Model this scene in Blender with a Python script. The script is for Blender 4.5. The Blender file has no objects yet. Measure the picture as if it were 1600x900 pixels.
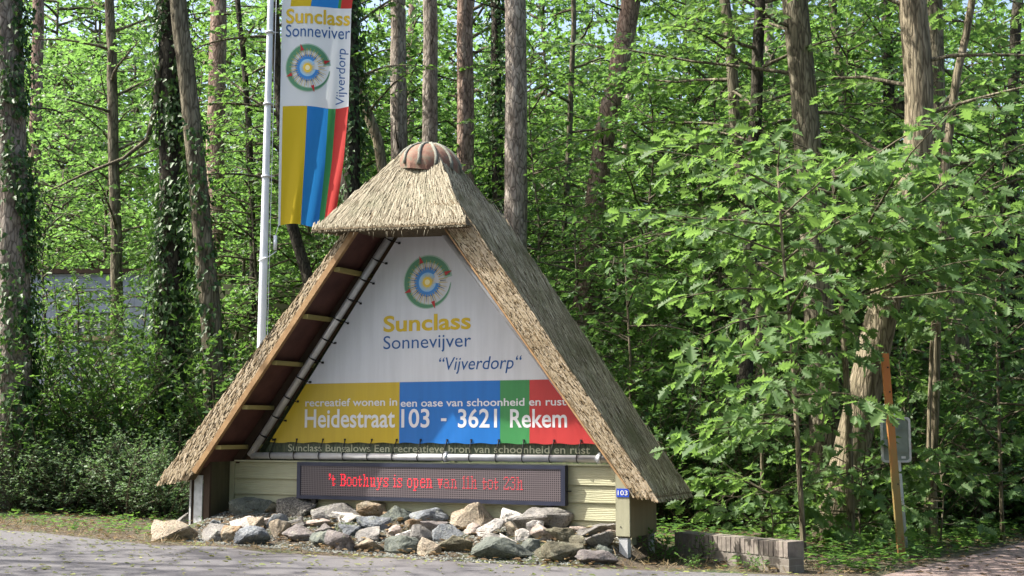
import bpy, bmesh, math, random
import numpy as np
from mathutils import Vector, Matrix, noise as mnoise

C = bpy.context.scene.collection
S = bpy.context.scene

# ------------------------------------------------------------------ camera, sky, sun, exposure
F_PX, CAM_H, PITCH = 2000.0, 1.40, math.atan(221 / 2000.0)
cam = bpy.data.objects.new('camera', bpy.data.cameras.new('camera'))
C.objects.link(cam)
cam.location = (0, 0, CAM_H)
cam.rotation_euler = (math.radians(90) + PITCH, 0, 0)
cam.data.sensor_width = 36.0
cam.data.lens = 36.0 * F_PX / 1600.0
cam.data.clip_start, cam.data.clip_end = 0.1, 2000
S.camera = cam

TO_SUN = Vector((-1.648, 0.02, 2.11)).normalized()
world = bpy.data.worlds.new('World')
S.world = world
world.use_nodes = True
wn = world.node_tree.nodes
sky = wn.new('ShaderNodeTexSky')
sky.sky_type = 'NISHITA'
sky.sun_disc = False
sky.sun_elevation = math.asin(TO_SUN.z)
sky.sun_rotation = math.atan2(TO_SUN.x, TO_SUN.y)
sky.dust_density = 5.0
sky.air_density = 1.0
bg = wn['Background']
bg.inputs['Strength'].default_value = 0.15
world.node_tree.links.new(sky.outputs['Color'], bg.inputs['Color'])

sun = bpy.data.objects.new('sun', bpy.data.lights.new('sun', 'SUN'))
C.objects.link(sun)
sun.data.energy = 4.8
sun.data.angle = math.radians(0.5)
sun.data.color = (1.0, 0.95, 0.86)
sun.rotation_euler = TO_SUN.to_track_quat('Z', 'Y').to_euler()

S.view_settings.view_transform = 'Standard'
S.view_settings.look = 'None'
S.view_settings.gamma = 1.0
S.view_settings.use_curve_mapping = False
S.view_settings.exposure = 1.4
S.render.engine = 'CYCLES'
S.cycles.max_bounces = 10
S.cycles.diffuse_bounces = 6
S.cycles.transmission_bounces = 8
S.cycles.use_denoising = True

# ------------------------------------------------------------------ pixel helpers (photo pixels 1600x900 -> world)
CAMP = np.array([0, 0, CAM_H])
_R = np.array([1.0, 0, 0]); _U = np.array([0, -math.sin(PITCH), math.cos(PITCH)]); _F = np.array([0, math.cos(PITCH), math.sin(PITCH)])
def ray(x, y): return _F + _R * (x - 800) / F_PX + _U * (450 - y) / F_PX
def atd(x, y, dist):
    d = ray(x, y)
    return CAMP + d * (dist / d[1])

TH = math.radians(25.6)
SU = np.array([math.cos(TH), -math.sin(TH), 0]); SN = np.array([math.sin(TH), math.cos(TH), 0])
S0 = np.array([-0.798, 13.442, 0.0])
def loc_un(x, y):
    q = np.array([x, y, 0.0]) - S0
    return float(q @ SU), float(q @ SN)
def sm(a, b, x):
    t = min(1.0, max(0.0, (x - a) / (b - a)))
    return t * t * (3 - 2 * t)
def ground_plane(x, y):
    return 0.16 - 0.024 * (max(-16, min(12, x)) - 1.2)
def ground_z(x, y):
    z = ground_plane(x, y)
    u, n = loc_un(x, y)
    if -1.2 < n < 1.2:
        z += 0.24 * sm(-1.15, -0.15, n) * (1 - sm(0.5, 1.2, n)) * sm(-3.2, -2.4, u) * (1 - sm(2.0, 2.45, u))
    b = sm(19, 32, y)
    z += b * 0.35 * mnoise.noise(Vector((x * .13, y * .13, 0.3))) + sm(20, 60, y) * 0.5
    return z
def on_ground(px, py, f=None):
    f = f or ground_z
    d = ray(px, py); t = 12.0
    P = CAMP + d * t
    lo, hi = 5.0, 60.0
    for _ in range(50):
        mid = (lo + hi) / 2
        P = CAMP + d * mid
        if P[2] > f(P[0], P[1]): lo = mid
        else: hi = mid
    return P
def on_sign(px, py, nn=0.0):
    P0 = S0 + SN * nn; d = ray(px, py)
    t = ((P0 - CAMP) @ SN) / (d @ SN)
    P = CAMP + d * t
    return float((P - S0) @ SU), float(P[2])

# ------------------------------------------------------------------ object helpers
def tag(o, label=None, cat=None, group=None, kind=None):
    if label: o['label'] = label
    if cat: o['category'] = cat
    if group: o['group'] = group
    if kind: o['kind'] = kind
    return o
def thing(name, label, cat, loc=(0, 0, 0), rz=0.0, group=None):
    o = bpy.data.objects.new(name, None); C.objects.link(o)
    o.empty_display_size = 0.2
    o.location = loc; o.rotation_euler = (0, 0, rz)
    return tag(o, label, cat, group)
def link(name, me, parent=None):
    o = bpy.data.objects.new(name, me); C.objects.link(o)
    if parent is not None: o.parent = parent
    return o

class MB:
    def __init__(s): s.v = []; s.f = []; s.m = []; s.sm = []
    def add(s, vs, fs, m=0, smooth=False):
        b = len(s.v); s.v += [tuple(map(float, p)) for p in vs]
        for f in fs: s.f.append(tuple(b + i for i in f)); s.m.append(m); s.sm.append(smooth)
    def hexa(s, p, m=0):            # 8 points: bottom 4 ccw, top 4 ccw
        s.add(p, [(3, 2, 1, 0), (4, 5, 6, 7), (0, 1, 5, 4), (1, 2, 6, 5), (2, 3, 7, 6), (3, 0, 4, 7)], m)
    def box(s, x0, x1, y0, y1, z0, z1, m=0):
        s.hexa([(x0, y0, z0), (x1, y0, z0), (x1, y1, z0), (x0, y1, z0), (x0, y0, z1), (x1, y0, z1), (x1, y1, z1), (x0, y1, z1)], m)
    def prism(s, poly, y0, y1, m=0, plane='xz'):   # polygon in (x,z) extruded along y
        n = len(poly)
        a = [(p[0], y0, p[1]) for p in poly]; b = [(p[0], y1, p[1]) for p in poly]
        s.add(a + b, [tuple(range(n)), tuple(range(2 * n - 1, n - 1, -1))] + [(i, i + n, (i + 1) % n + n, (i + 1) % n) for i in range(n)], m)
    def tube(s, pts, rad, sides=8, m=0, cap=True, wob=0.0, rng=None):
        pts = [Vector(p) for p in pts]; n = len(pts)
        if not hasattr(rad, '__len__'): rad = [rad] * n
        base = len(s.v); ref = None
        wv = [1 + (rng.uniform(-wob, wob) if rng else 0) for _ in range(sides)]
        for i, p in enumerate(pts):
            t = (pts[min(i + 1, n - 1)] - pts[max(i - 1, 0)]).normalized()
            if ref is None: ref = Vector((0, 0, 1)) if abs(t.z) < .9 else Vector((0, 1, 0))
            a = t.cross(ref)
            if a.length < 1e-4: a = t.cross(Vector((1, 0, 0)))
            a.normalize(); b = a.cross(t).normalized(); ref = b
            for k in range(sides):
                an = 2 * math.pi * k / sides
                r = rad[i] * wv[k] * (1 + (rng.uniform(-wob, wob) * .5 if rng else 0))
                q = p + a * (math.cos(an) * r) + b * (math.sin(an) * r)
                s.v.append(tuple(q))
        for i in range(n - 1):
            for k in range(sides):
                k2 = (k + 1) % sides
                s.f.append((base + i * sides + k, base + i * sides + k2, base + (i + 1) * sides + k2, base + (i + 1) * sides + k)); s.m.append(m); s.sm.append(True)
        if cap:
            s.f.append(tuple(base + k for k in reversed(range(sides)))); s.m.append(m); s.sm.append(False)
            s.f.append(tuple(base + (n - 1) * sides + k for k in range(sides))); s.m.append(m); s.sm.append(False)
    def mesh(s, name, mats):
        me = bpy.data.meshes.new(name)
        me.from_pydata(s.v, [], s.f)
        for mt in (mats if isinstance(mats, (list, tuple)) else [mats]): me.materials.append(mt)
        me.polygons.foreach_set('material_index', s.m)
        me.polygons.foreach_set('use_smooth', s.sm)
        me.update()
        return me
    def build(s, name, mats, parent=None): return link(name, s.mesh(name, mats), parent)

def fix_normals(me):
    bm = bmesh.new(); bm.from_mesh(me); bmesh.ops.recalc_face_normals(bm, faces=bm.faces); bm.to_mesh(me); bm.free()

# ------------------------------------------------------------------ materials
def new_mat(name):
    m = bpy.data.materials.new(name); m.use_nodes = True
    nt = m.node_tree
    return m, nt, nt.nodes['Principled BSDF']
def ramp(nt, fac, stops):
    r = nt.nodes.new('ShaderNodeValToRGB')
    while len(r.color_ramp.elements) < len(stops): r.color_ramp.elements.new(0.5)
    for e, (p, c) in zip(r.color_ramp.elements, stops):
        e.position = p; e.color = (*c, 1)
    nt.links.new(fac, r.inputs['Fac'])
    return r.outputs['Color']
def coords(nt, scale=(1, 1, 1), kind='Object', rot=(0, 0, 0)):
    tc = nt.nodes.new('ShaderNodeTexCoord'); mp = nt.nodes.new('ShaderNodeMapping')
    mp.inputs['Scale'].default_value = scale; mp.inputs['Rotation'].default_value = rot
    nt.links.new(tc.outputs[kind], mp.inputs['Vector'])
    return mp.outputs['Vector']
def noise_tex(nt, vec, scale, detail=5, rough=0.6, dist=0.0):
    n = nt.nodes.new('ShaderNodeTexNoise')
    n.inputs['Scale'].default_value = scale; n.inputs['Detail'].default_value = detail
    n.inputs['Roughness'].default_value = rough; n.inputs['Distortion'].default_value = dist
    if vec is not None: nt.links.new(vec, n.inputs['Vector'])
    return n.outputs['Fac']
def bump(nt, bs, h, strength=0.4, dist=0.02):
    b = nt.nodes.new('ShaderNodeBump'); b.inputs['Strength'].default_value = strength; b.inputs['Distance'].default_value = dist
    nt.links.new(h, b.inputs['Height']); nt.links.new(b.outputs['Normal'], bs.inputs['Normal'])
def pm(name, stops, scale=6, rough=0.7, bs=0.3, bscale=None, stretch=(1, 1, 1), metal=0.0, dist=0.01, spec=0.3, detail=6, rot=(0, 0, 0)):
    m, nt, b = new_mat(name)
    v = coords(nt, stretch, rot=rot)
    f = noise_tex(nt, v, scale, detail)
    if len(stops) == 1: b.inputs['Base Color'].default_value = (*stops[0][1], 1)
    else: nt.links.new(ramp(nt, f, stops), b.inputs['Base Color'])
    b.inputs['Roughness'].default_value = rough; b.inputs['Metallic'].default_value = metal
    b.inputs['Specular IOR Level'].default_value = spec
    if bs: bump(nt, b, noise_tex(nt, v, bscale or scale * 4, 6), bs, dist)
    return m
def flat(name, c, rough=0.5, spec=0.3, metal=0.0, var=0.08):
    lo = tuple(x * (1 - var) for x in c); hi = tuple(min(1, x * (1 + var)) for x in c)
    return pm(name, [(0.3, lo), (0.7, hi)], 5, rough, 0.05, 40, spec=spec, metal=metal)
def mix_col(nt, a, b, fac, mode='MIX'):
    mx = nt.nodes.new('ShaderNodeMix'); mx.data_type = 'RGBA'; mx.blend_type = mode
    for sock, val in ((mx.inputs[6], a), (mx.inputs[7], b)):
        if isinstance(val, tuple): sock.default_value = (*val, 1)
        else: nt.links.new(val, sock)
    if isinstance(fac, (int, float)): mx.inputs[0].default_value = fac
    else: nt.links.new(fac, mx.inputs[0])
    return mx.outputs[2]

def leaf_mat(name, stops, trans, tfac=0.4, rough=0.45, spec=0.35):
    m, nt, b = new_mat(name)
    geo = nt.nodes.new('ShaderNodeNewGeometry'); oi = nt.nodes.new('ShaderNodeObjectInfo')
    ad = nt.nodes.new('ShaderNodeMath'); ad.operation = 'MULTIPLY_ADD'
    nt.links.new(oi.outputs['Random'], ad.inputs[0]); ad.inputs[1].default_value = 0.35
    ml = nt.nodes.new('ShaderNodeMath'); ml.operation = 'MULTIPLY'; ml.inputs[1].default_value = 0.65
    nt.links.new(geo.outputs['Random Per Island'], ml.inputs[0]); nt.links.new(ml.outputs[0], ad.inputs[2])
    col = ramp(nt, ad.outputs[0], stops)
    nt.links.new(col, b.inputs['Base Color'])
    b.inputs['Roughness'].default_value = rough; b.inputs['Specular IOR Level'].default_value = spec
    tr = nt.nodes.new('ShaderNodeBsdfTranslucent')
    nt.links.new(mix_col(nt, col, trans, 0.75), tr.inputs['Color'])
    mx = nt.nodes.new('ShaderNodeMixShader'); mx.inputs[0].default_value = tfac
    nt.links.new(b.outputs[0], mx.inputs[1]); nt.links.new(tr.outputs[0], mx.inputs[2])
    nt.links.new(mx.outputs[0], nt.nodes['Material Output'].inputs['Surface'])
    return m

def bark_mat(name, c0, c1, c2, vs=8, zs=0.36, bstr=1.0):
    m, nt, b = new_mat(name)
    v = coords(nt, (1, 1, zs))
    vo = nt.nodes.new('ShaderNodeTexVoronoi'); vo.inputs['Scale'].default_value = vs * 2.2; vo.feature = 'DISTANCE_TO_EDGE'
    w = noise_tex(nt, v, vs, 6, .65, .5)
    mp = nt.nodes.new('ShaderNodeMix'); mp.data_type = 'VECTOR'; mp.inputs[0].default_value = 0.12
    nz = nt.nodes.new('ShaderNodeTexNoise'); nz.inputs['Scale'].default_value = 8
    nt.links.new(v, nz.inputs['Vector']); nt.links.new(v, mp.inputs[4]); nt.links.new(nz.outputs['Color'], mp.inputs[5])
    nt.links.new(mp.outputs[1], vo.inputs['Vector'])
    col = ramp(nt, w, [(0.3, c0), (0.5, c1), (0.68, c2)])
    crack = ramp(nt, vo.outputs['Distance'], [(0.0, (.22, .20, .19)), (0.14, (1, 1, 1))])
    nt.links.new(mix_col(nt, col, crack, 0.8, 'MULTIPLY'), b.inputs['Base Color'])
    b.inputs['Roughness'].default_value = 0.9; b.inputs['Specular IOR Level'].default_value = 0.15
    h = nt.nodes.new('ShaderNodeMath'); h.operation = 'ADD'
    cl = nt.nodes.new('ShaderNodeMath'); cl.operation = 'MINIMUM'; cl.inputs[1].default_value = 0.2
    nt.links.new(vo.outputs['Distance'], cl.inputs[0]); nt.links.new(cl.outputs[0], h.inputs[0]); nt.links.new(w, h.inputs[1])
    bump(nt, b, h.outputs[0], bstr, 0.03)
    return m

M = {}
M['bark_pine'] = bark_mat('bark_pine', (.12, .10, .082), (.25, .215, .18), (.40, .36, .31))
M['bark_red'] = bark_mat('bark_red', (.12, .085, .065), (.25, .175, .135), (.38, .30, .245))
M['bark_grey'] = bark_mat('bark_grey', (.055, .05, .034), (.135, .12, .082), (.24, .215, .155), 9, .2, 1.0)
M['bark_dark'] = bark_mat('bark_dark', (.022, .02, .016), (.05, .045, .034), (.09, .08, .06))
M['bark_pale'] = bark_mat('bark_pale', (.085, .075, .048), (.20, .17, .115), (.32, .275, .20), 9, .16, 1.0)
M['twig'] = pm('twig', [(.35, (.05, .045, .03)), (.65, (.13, .11, .07))], 14, .9, .2)
M['leaf_bright'] = leaf_mat('leaf_bright', [(0, (.046, .112, .024)), (.5, (.068, .145, .034)), (1, (.10, .185, .046))], (.23, .44, .09), .48)
M['leaf_mid'] = leaf_mat('leaf_mid', [(0, (.038, .095, .022)), (.5, (.055, .122, .030)), (1, (.085, .155, .036))], (.20, .38, .06), .44)
M['leaf_dark'] = leaf_mat('leaf_dark', [(0, (.030, .078, .022)), (.6, (.048, .105, .034)), (1, (.075, .135, .044))], (.15, .30, .05), .36, .45, .35)
M['leaf_oak'] = leaf_mat('leaf_oak', [(0, (.055, .115, .038)), (.5, (.078, .145, .048)), (1, (.11, .18, .055))], (.24, .42, .08), .45, .58, .35)
M['leaf_ivy'] = leaf_mat('leaf_ivy', [(0, (.022, .058, .014)), (.6, (.036, .082, .022)), (1, (.06, .11, .03))], (.09, .2, .03), .22, .5, .3)
M['leaf_spirea'] = leaf_mat('leaf_spirea', [(0, (.075, .14, .06)), (.5, (.135, .21, .105)), (1, (.32, .40, .27))], (.16, .3, .07), .35, .5)
M['needle'] = leaf_mat('needle', [(0, (.02, .055, .02)), (1, (.05, .095, .035))], (.08, .15, .03), .25, .5)
M['dead_leaf'] = leaf_mat('dead_leaf', [(0, (.05, .032, .018)), (.55, (.12, .08, .042)), (1, (.26, .20, .10))], (.3, .2, .08), .2, .7, .2)
M['green_litter'] = leaf_mat('green_litter', [(0, (.06, .10, .03)), (.6, (.18, .20, .06)), (1, (.34, .30, .14))], (.3, .3, .08), .2, .6, .3)
M['straw'] = leaf_mat('straw', [(0, (.09, .065, .035)), (.5, (.19, .145, .08)), (1, (.34, .28, .17))], (.3, .25, .12), .2, .7, .2)

# ------------------------------------------------------------------ setting: ground, road, path
def sheet(name, xs, ys, zf, mat, inside=None, kind='structure'):
    nx, ny = len(xs), len(ys)
    v = [(x, y, zf(x, y)) for y in ys for x in xs]
    f = []
    for j in range(ny - 1):
        for i in range(nx - 1):
            f.append((j * nx + i, j * nx + i + 1, (j + 1) * nx + i + 1, (j + 1) * nx + i))
    me = bpy.data.meshes.new(name); me.from_pydata(v, [], f); me.materials.append(mat)
    me.polygons.foreach_set('use_smooth', [True] * len(f))
    o = link(name, me); o['kind'] = kind
    return o

def soil_mat():
    m, nt, b = new_mat('forest_soil')
    v = coords(nt)
    a = noise_tex(nt, v, 1.3, 8, .7); c = noise_tex(nt, v, 38, 6, .7)
    base = ramp(nt, c, [(0.25, (.028, .021, .013)), (.5, (.075, .056, .036)), (.66, (.14, .105, .066)), (.8, (.25, .20, .13))])
    moss = ramp(nt, c, [(0.3, (.02, .035, .01)), (.7, (.07, .10, .03))])
    fac = ramp(nt, a, [(.48, (0, 0, 0)), (.62, (1, 1, 1))])
    nt.links.new(mix_col(nt, base, moss, fac), b.inputs['Base Color'])
    b.inputs['Roughness'].default_value = .95
    bump(nt, b, c, .9, .03)
    return m
def asphalt_mat():
    m, nt, b = new_mat('asphalt')
    v = coords(nt)
    a = noise_tex(nt, v, .8, 6, .6); c = noise_tex(nt, v, 160, 3, .7); d = noise_tex(nt, v, 14, 5, .7)
    base = ramp(nt, c, [(.3, (.05, .049, .053)), (.5, (.088, .085, .09)), (.72, (.15, .145, .15))])
    dust = ramp(nt, a, [(.42, (0, 0, 0)), (.75, (.55, .55, .55))])
    x = mix_col(nt, base, (.15, .138, .132), dust)
    y = mix_col(nt, x, ramp(nt, d, [(.35, (.86, .86, .88)), (.6, (1, 1, 1))]), .7, 'MULTIPLY')
    vc = nt.nodes.new('ShaderNodeTexVoronoi'); vc.feature = 'DISTANCE_TO_EDGE'; vc.inputs['Scale'].default_value = .55
    vd = nt.nodes.new('ShaderNodeMix'); vd.data_type = 'VECTOR'; vd.inputs[0].default_value = .25
    nz = nt.nodes.new('ShaderNodeTexNoise'); nz.inputs['Scale'].default_value = 1.8; nz.inputs['Detail'].default_value = 8
    nt.links.new(v, nz.inputs['Vector']); nt.links.new(v, vd.inputs[4]); nt.links.new(nz.outputs['Color'], vd.inputs[5]); nt.links.new(vd.outputs[1], vc.inputs['Vector'])
    y = mix_col(nt, y, ramp(nt, vc.outputs['Distance'], [(.0, (.4, .4, .4)), (.005, (1, 1, 1))]), .35, 'MULTIPLY')
    nt.links.new(y, b.inputs['Base Color'])
    b.inputs['Roughness'].default_value = .85
    bump(nt, b, c, .5, .006)
    return m
def paver_mat():
    m, nt, b = new_mat('brick_pavers')
    v = coords(nt, rot=(0, 0, .6))
    br = nt.nodes.new('ShaderNodeTexBrick'); br.inputs['Scale'].default_value = 4.6
    br.inputs['Color1'].default_value = (.19, .13, .12, 1); br.inputs['Color2'].default_value = (.26, .19, .17, 1); br.inputs['Mortar'].default_value = (.09, .08, .06, 1)
    br.inputs['Mortar Size'].default_value = .012
    nt.links.new(v, br.inputs['Vector'])
    nt.links.new(mix_col(nt, br.outputs['Color'], ramp(nt, noise_tex(nt, v, 3, 6), [(.35, (.6, .62, .6)), (.65, (1, 1, 1))]), .9, 'MULTIPLY'), b.inputs['Base Color'])
    b.inputs['Roughness'].default_value = .85
    bump(nt, b, br.outputs['Fac'], -.3, .006)
    return m

def lin(a, b, s): return list(np.arange(a, b, s))
gx = [-300, -150, -80, -50, -32] + lin(-22, -5, .8) + lin(-5, 4, .12) + lin(4, 22, .8) + [26, 32, 50, 80, 150, 300]
gy = [-120, -60, -30, -10, 0, 5] + lin(9, 11.4, .4) + lin(11.4, 17.4, .12) + lin(17.4, 40, .8) + [45, 52, 60, 75, 100, 150, 300, 600]
sheet('ground', gx, gy, ground_z, soil_mat())

# road: its far kerbless edge follows the photo's edge, then runs on both ways
edge_px = [(-30, 826), (60, 832), (150, 842), (240, 852), (330, 853), (420, 863), (520, 869), (620, 873), (720, 878), (820, 882), (920, 886), (1000, 891), (1100, 894), (1240, 899)]
edge = [on_ground(x, y, ground_plane)[:2] for x, y in edge_px]
edge = [np.array((-60.0, edge[0][1] + 22)), np.array((-20.0, edge[0][1] + 5.2))] + edge
e_last = edge[-1]
edge += [e_last + np.array((.9, -.7)), e_last + np.array((2.2, -2.2)), np.array((9, 8.5)), np.array((25.0, 1.0)), np.array((60.0, -12.0))]
ex = [e[0] for e in edge]; ey = [e[1] for e in edge]
def edge_y(x):
    return float(np.interp(x, ex, ey)) + .03 * mnoise.noise(Vector((x * 3.1, 0, 0)))+ .02 * mnoise.noise(Vector((x * 11, 5, 0)))
rx = [-60, -40, -30, -24, -18] + lin(-14, 8, .1) + [8, 10, 14, 20, 30, 45, 60]
rows = 14
rv = []; rf = []
for j in range(rows):
    t = (j / (rows - 1))
    for x in rx:
        ye = edge_y(x); y = ye + (-40 - ye) * t ** 2
        rv.append((x, y, ground_plane(x, y) + .012 - (.012 if j == 0 else 0)))
for j in range(rows - 1):
    for i in range(len(rx) - 1):
        a = j * len(rx) + i
        rf.append((a + len(rx), a + len(rx) + 1, a + 1, a))
me = bpy.data.meshes.new('road'); me.from_pydata(rv, [], rf); me.materials.append(asphalt_mat())
tag(link('road', me), kind='structure')

# brick-paved side lane on the right, rising a little
pl = [on_ground(x, y, ground_plane) for x, y in [(1392, 900), (1440, 888), (1490, 878), (1545, 864), (1605, 848)]]
pdir = np.array([pl[-1][0] - pl[0][0], pl[-1][1] - pl[0][1]]); pdir /= np.linalg.norm(pdir)
pl = [pl[0] - np.array([pdir[0] * 1.2, pdir[1] * 1.2, 0])] + pl + [pl[-1] + np.array([pdir[0] * k, pdir[1] * k, 0]) for k in (3, 9, 25)]
side = np.array([pdir[1], -pdir[0]])
pv = []; pf = []
for i, P in enumerate(pl):
    for w in (0, .7, 1.6, 3.2):
        q = P[:2] + side * w
        pv.append((q[0], q[1], ground_plane(q[0], q[1]) + .022))
for i in range(len(pl) - 1):
    for k in range(3):
        a = i * 4 + k
        pf.append((a, a + 1, a + 5, a + 4))
me = bpy.data.meshes.new('path'); me.from_pydata(pv, [], pf); me.materials.append(paver_mat())
fix_normals(me)
tag(link('path', me), kind='structure')

# ------------------------------------------------------------------ thatched sign shelter (local frame: x along the board, y back, z up)
M['thatch'] = None
def thatch_mat(name, stops, moss, mossfac):
    m, nt, b = new_mat(name)
    geo = nt.nodes.new('ShaderNodeNewGeometry')
    col = ramp(nt, geo.outputs['Random Per Island'], stops)
    v = coords(nt)
    nz = noise_tex(nt, v, 2.6, 6, .65)
    f = ramp(nt, nz, [(.5 - mossfac, (0, 0, 0)), (.72 - mossfac, (1, 1, 1))])
    c = mix_col(nt, col, moss, f)
    st = noise_tex(nt, coords(nt, (1, 1, .12)), 130, 3)
    c = mix_col(nt, c, ramp(nt, st, [(.35, (.55, .55, .55)), (.6, (1, 1, 1))]), .7, 'MULTIPLY')
    nt.links.new(c, b.inputs['Base Color']); b.inputs['Roughness'].default_value = .85; b.inputs['Specular IOR Level'].default_value = .2
    return m
M['reed_cut'] = thatch_mat('reed_cut', [(0, (.22, .155, .085)), (.3, (.42, .335, .215)), (1, (.60, .50, .36))], (.2, .17, .1), -.16)
M['reed_hood'] = thatch_mat('reed_hood', [(0, (.12, .10, .065)), (.35, (.25, .22, .155)), (1, (.40, .36, .27))], (.17, .17, .11), -.02)
M['reed_moss'] = thatch_mat('reed_moss', [(0, (.17, .14, .09)), (.5, (.34, .30, .21)), (1, (.54, .49, .37))], (.17, .165, .09), .02)
M['reed_base'] = pm('reed_base', [(.3, (.05, .036, .02)), (.7, (.13, .10, .06))], 30, .95, .5)
M['terracotta'] = pm('terracotta', [(.3, (.12, .06, .042)), (.48, (.19, .10, .07)), (.58, (.16, .12, .085)), (.7, (.12, .125, .085))], 14, .8, .25)
M['mortar'] = pm('mortar', [(.3, (.11, .12, .10)), (.6, (.21, .21, .175)), (.75, (.15, .17, .10))], 16, .9, .5)
M['soffit'] = pm('soffit', [(.3, (.055, .024, .020)), (.7, (.095, .042, .034))], 5, .7, .15)
M['purlin'] = pm('purlin', [(.35, (.20, .17, .055)), (.65, (.36, .29, .11))], 6, .75, .2, stretch=(1, .15, 1))
M['lath'] = pm('lath', [(.3, (.22, .13, .06)), (.7, (.36, .23, .11))], 9, .7, .2)
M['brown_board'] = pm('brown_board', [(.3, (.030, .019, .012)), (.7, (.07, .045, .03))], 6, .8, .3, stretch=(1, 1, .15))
M['olive_board'] = pm('olive_board', [(.35, (.035, .034, .016)), (.7, (.085, .075, .04))], 6, .8, .3, stretch=(1, 1, .2))
def siding_mat(name, c0, c1):
    m, nt, b = new_mat(name)
    v = coords(nt, (.35, 1, 3.2))
    w = nt.nodes.new('ShaderNodeTexWave'); w.wave_type = 'BANDS'; w.bands_direction = 'Z'
    w.inputs['Scale'].default_value = 5.5; w.inputs['Distortion'].default_value = 7; w.inputs['Detail'].default_value = 3; w.inputs['Detail Scale'].default_value = 1.4
    nt.links.new(v, w.inputs['Vector'])
    n = noise_tex(nt, coords(nt), 3, 5)
    c = ramp(nt, n, [(.3, c0), (.7, c1)])
    nt.links.new(c, b.inputs['Base Color']); b.inputs['Roughness'].default_value = .55
    bump(nt, b, w.outputs['Fac'], .35, .006)
    return m
M['siding'] = siding_mat('siding_paint', (.31, .305, .19), (.38, .37, .24))
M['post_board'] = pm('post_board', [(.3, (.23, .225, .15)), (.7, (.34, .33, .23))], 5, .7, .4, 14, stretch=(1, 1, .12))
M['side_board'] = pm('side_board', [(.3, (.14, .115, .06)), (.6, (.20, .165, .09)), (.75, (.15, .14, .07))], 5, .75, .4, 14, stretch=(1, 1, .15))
M['galv'] = pm('galvanised', [(.3, (.40, .42, .44)), (.7, (.60, .62, .64))], 18, .42, .08, metal=.75)
M['galv_rough'] = pm('galvanised_rough', [(.3, (.38, .39, .40)), (.7, (.58, .59, .60))], 14, .7, .1, metal=.2)
M['tube'] = pm('tube_steel', [(.3, (.40, .40, .40)), (.7, (.55, .56, .57))], 8, .4, .05, metal=.35)
M['bungee'] = flat('bungee_rubber', (.012, .012, .013), .6)
def vinyl(name, c):
    m, nt, b = new_mat(name)
    st = noise_tex(nt, coords(nt, (1, 1, .08)), 9, 5, .7)
    nt.links.new(ramp(nt, st, [(.3, tuple(x * .88 for x in c)), (.6, c)]), b.inputs['Base Color'])
    b.inputs['Roughness'].default_value = .38; b.inputs['Specular IOR Level'].default_value = .45
    bump(nt, b, noise_tex(nt, coords(nt, (1, 1, .7)), 1.6, 2, .4, 1.0), .25, .05)
    return m
M['b_white'] = vinyl('banner_white', (.55, .56, .585))
M['b_yellow'] = vinyl('banner_yellow', (.47, .335, .015))
M['b_blue'] = vinyl('banner_blue', (.008, .13, .43))
M['b_green'] = vinyl('banner_green', (.04, .21, .065))
M['b_red'] = vinyl('banner_red', (.42, .035, .035))
M['ink_gold'] = flat('ink_gold', (.52, .36, .015), .4, var=.02)
M['ink_blue'] = flat('ink_blue', (.012, .075, .24), .4, var=.02)
M['ink_white'] = flat('ink_white', (.60, .60, .62), .4, var=.02)
M['ink_cream'] = flat('ink_cream', (.52, .52, .36), .5, var=.05)
M['e_green'] = flat('emblem_green', (.075, .22, .12), .4)
M['e_pale'] = flat('emblem_pale_green', (.30, .43, .34), .4)
M['e_blue'] = flat('emblem_blue', (.04, .20, .52), .4)
M['e_sky'] = flat('emblem_sky', (.25, .48, .72), .4)
M['e_sun'] = flat('emblem_sun', (.72, .50, .05), .4)
M['e_sunc'] = flat('emblem_sun_core', (.80, .72, .42), .4)
M['e_red'] = flat('emblem_red', (.40, .02, .025), .4)
M['e_dark'] = flat('emblem_dark', (.02, .05, .12), .4)
M['plate_blue'] = flat('plate_blue', (.02, .06, .42), .3, .5)
M['black_metal'] = flat('black_metal', (.015, .015, .017), .45)
M['led_frame'] = pm('led_frame', [(.3, (.030, .034, .055)), (.7, (.045, .05, .08))], 5, .35, .05, metal=.3)
def grass_print():
    m, nt, b = new_mat('grass_print')
    n = noise_tex(nt, coords(nt, (3, 1, .55), rot=(0, .3, 0)), 16, 6, .7, 1.2)
    nt.links.new(ramp(nt, n, [(.3, (.012, .02, .012)), (.48, (.045, .07, .035)), (.62, (.12, .14, .07)), (.72, (.20, .15, .09))]), b.inputs['Base Color'])
    b.inputs['Roughness'].default_value = .4
    return m
M['grass_print'] = grass_print()
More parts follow.
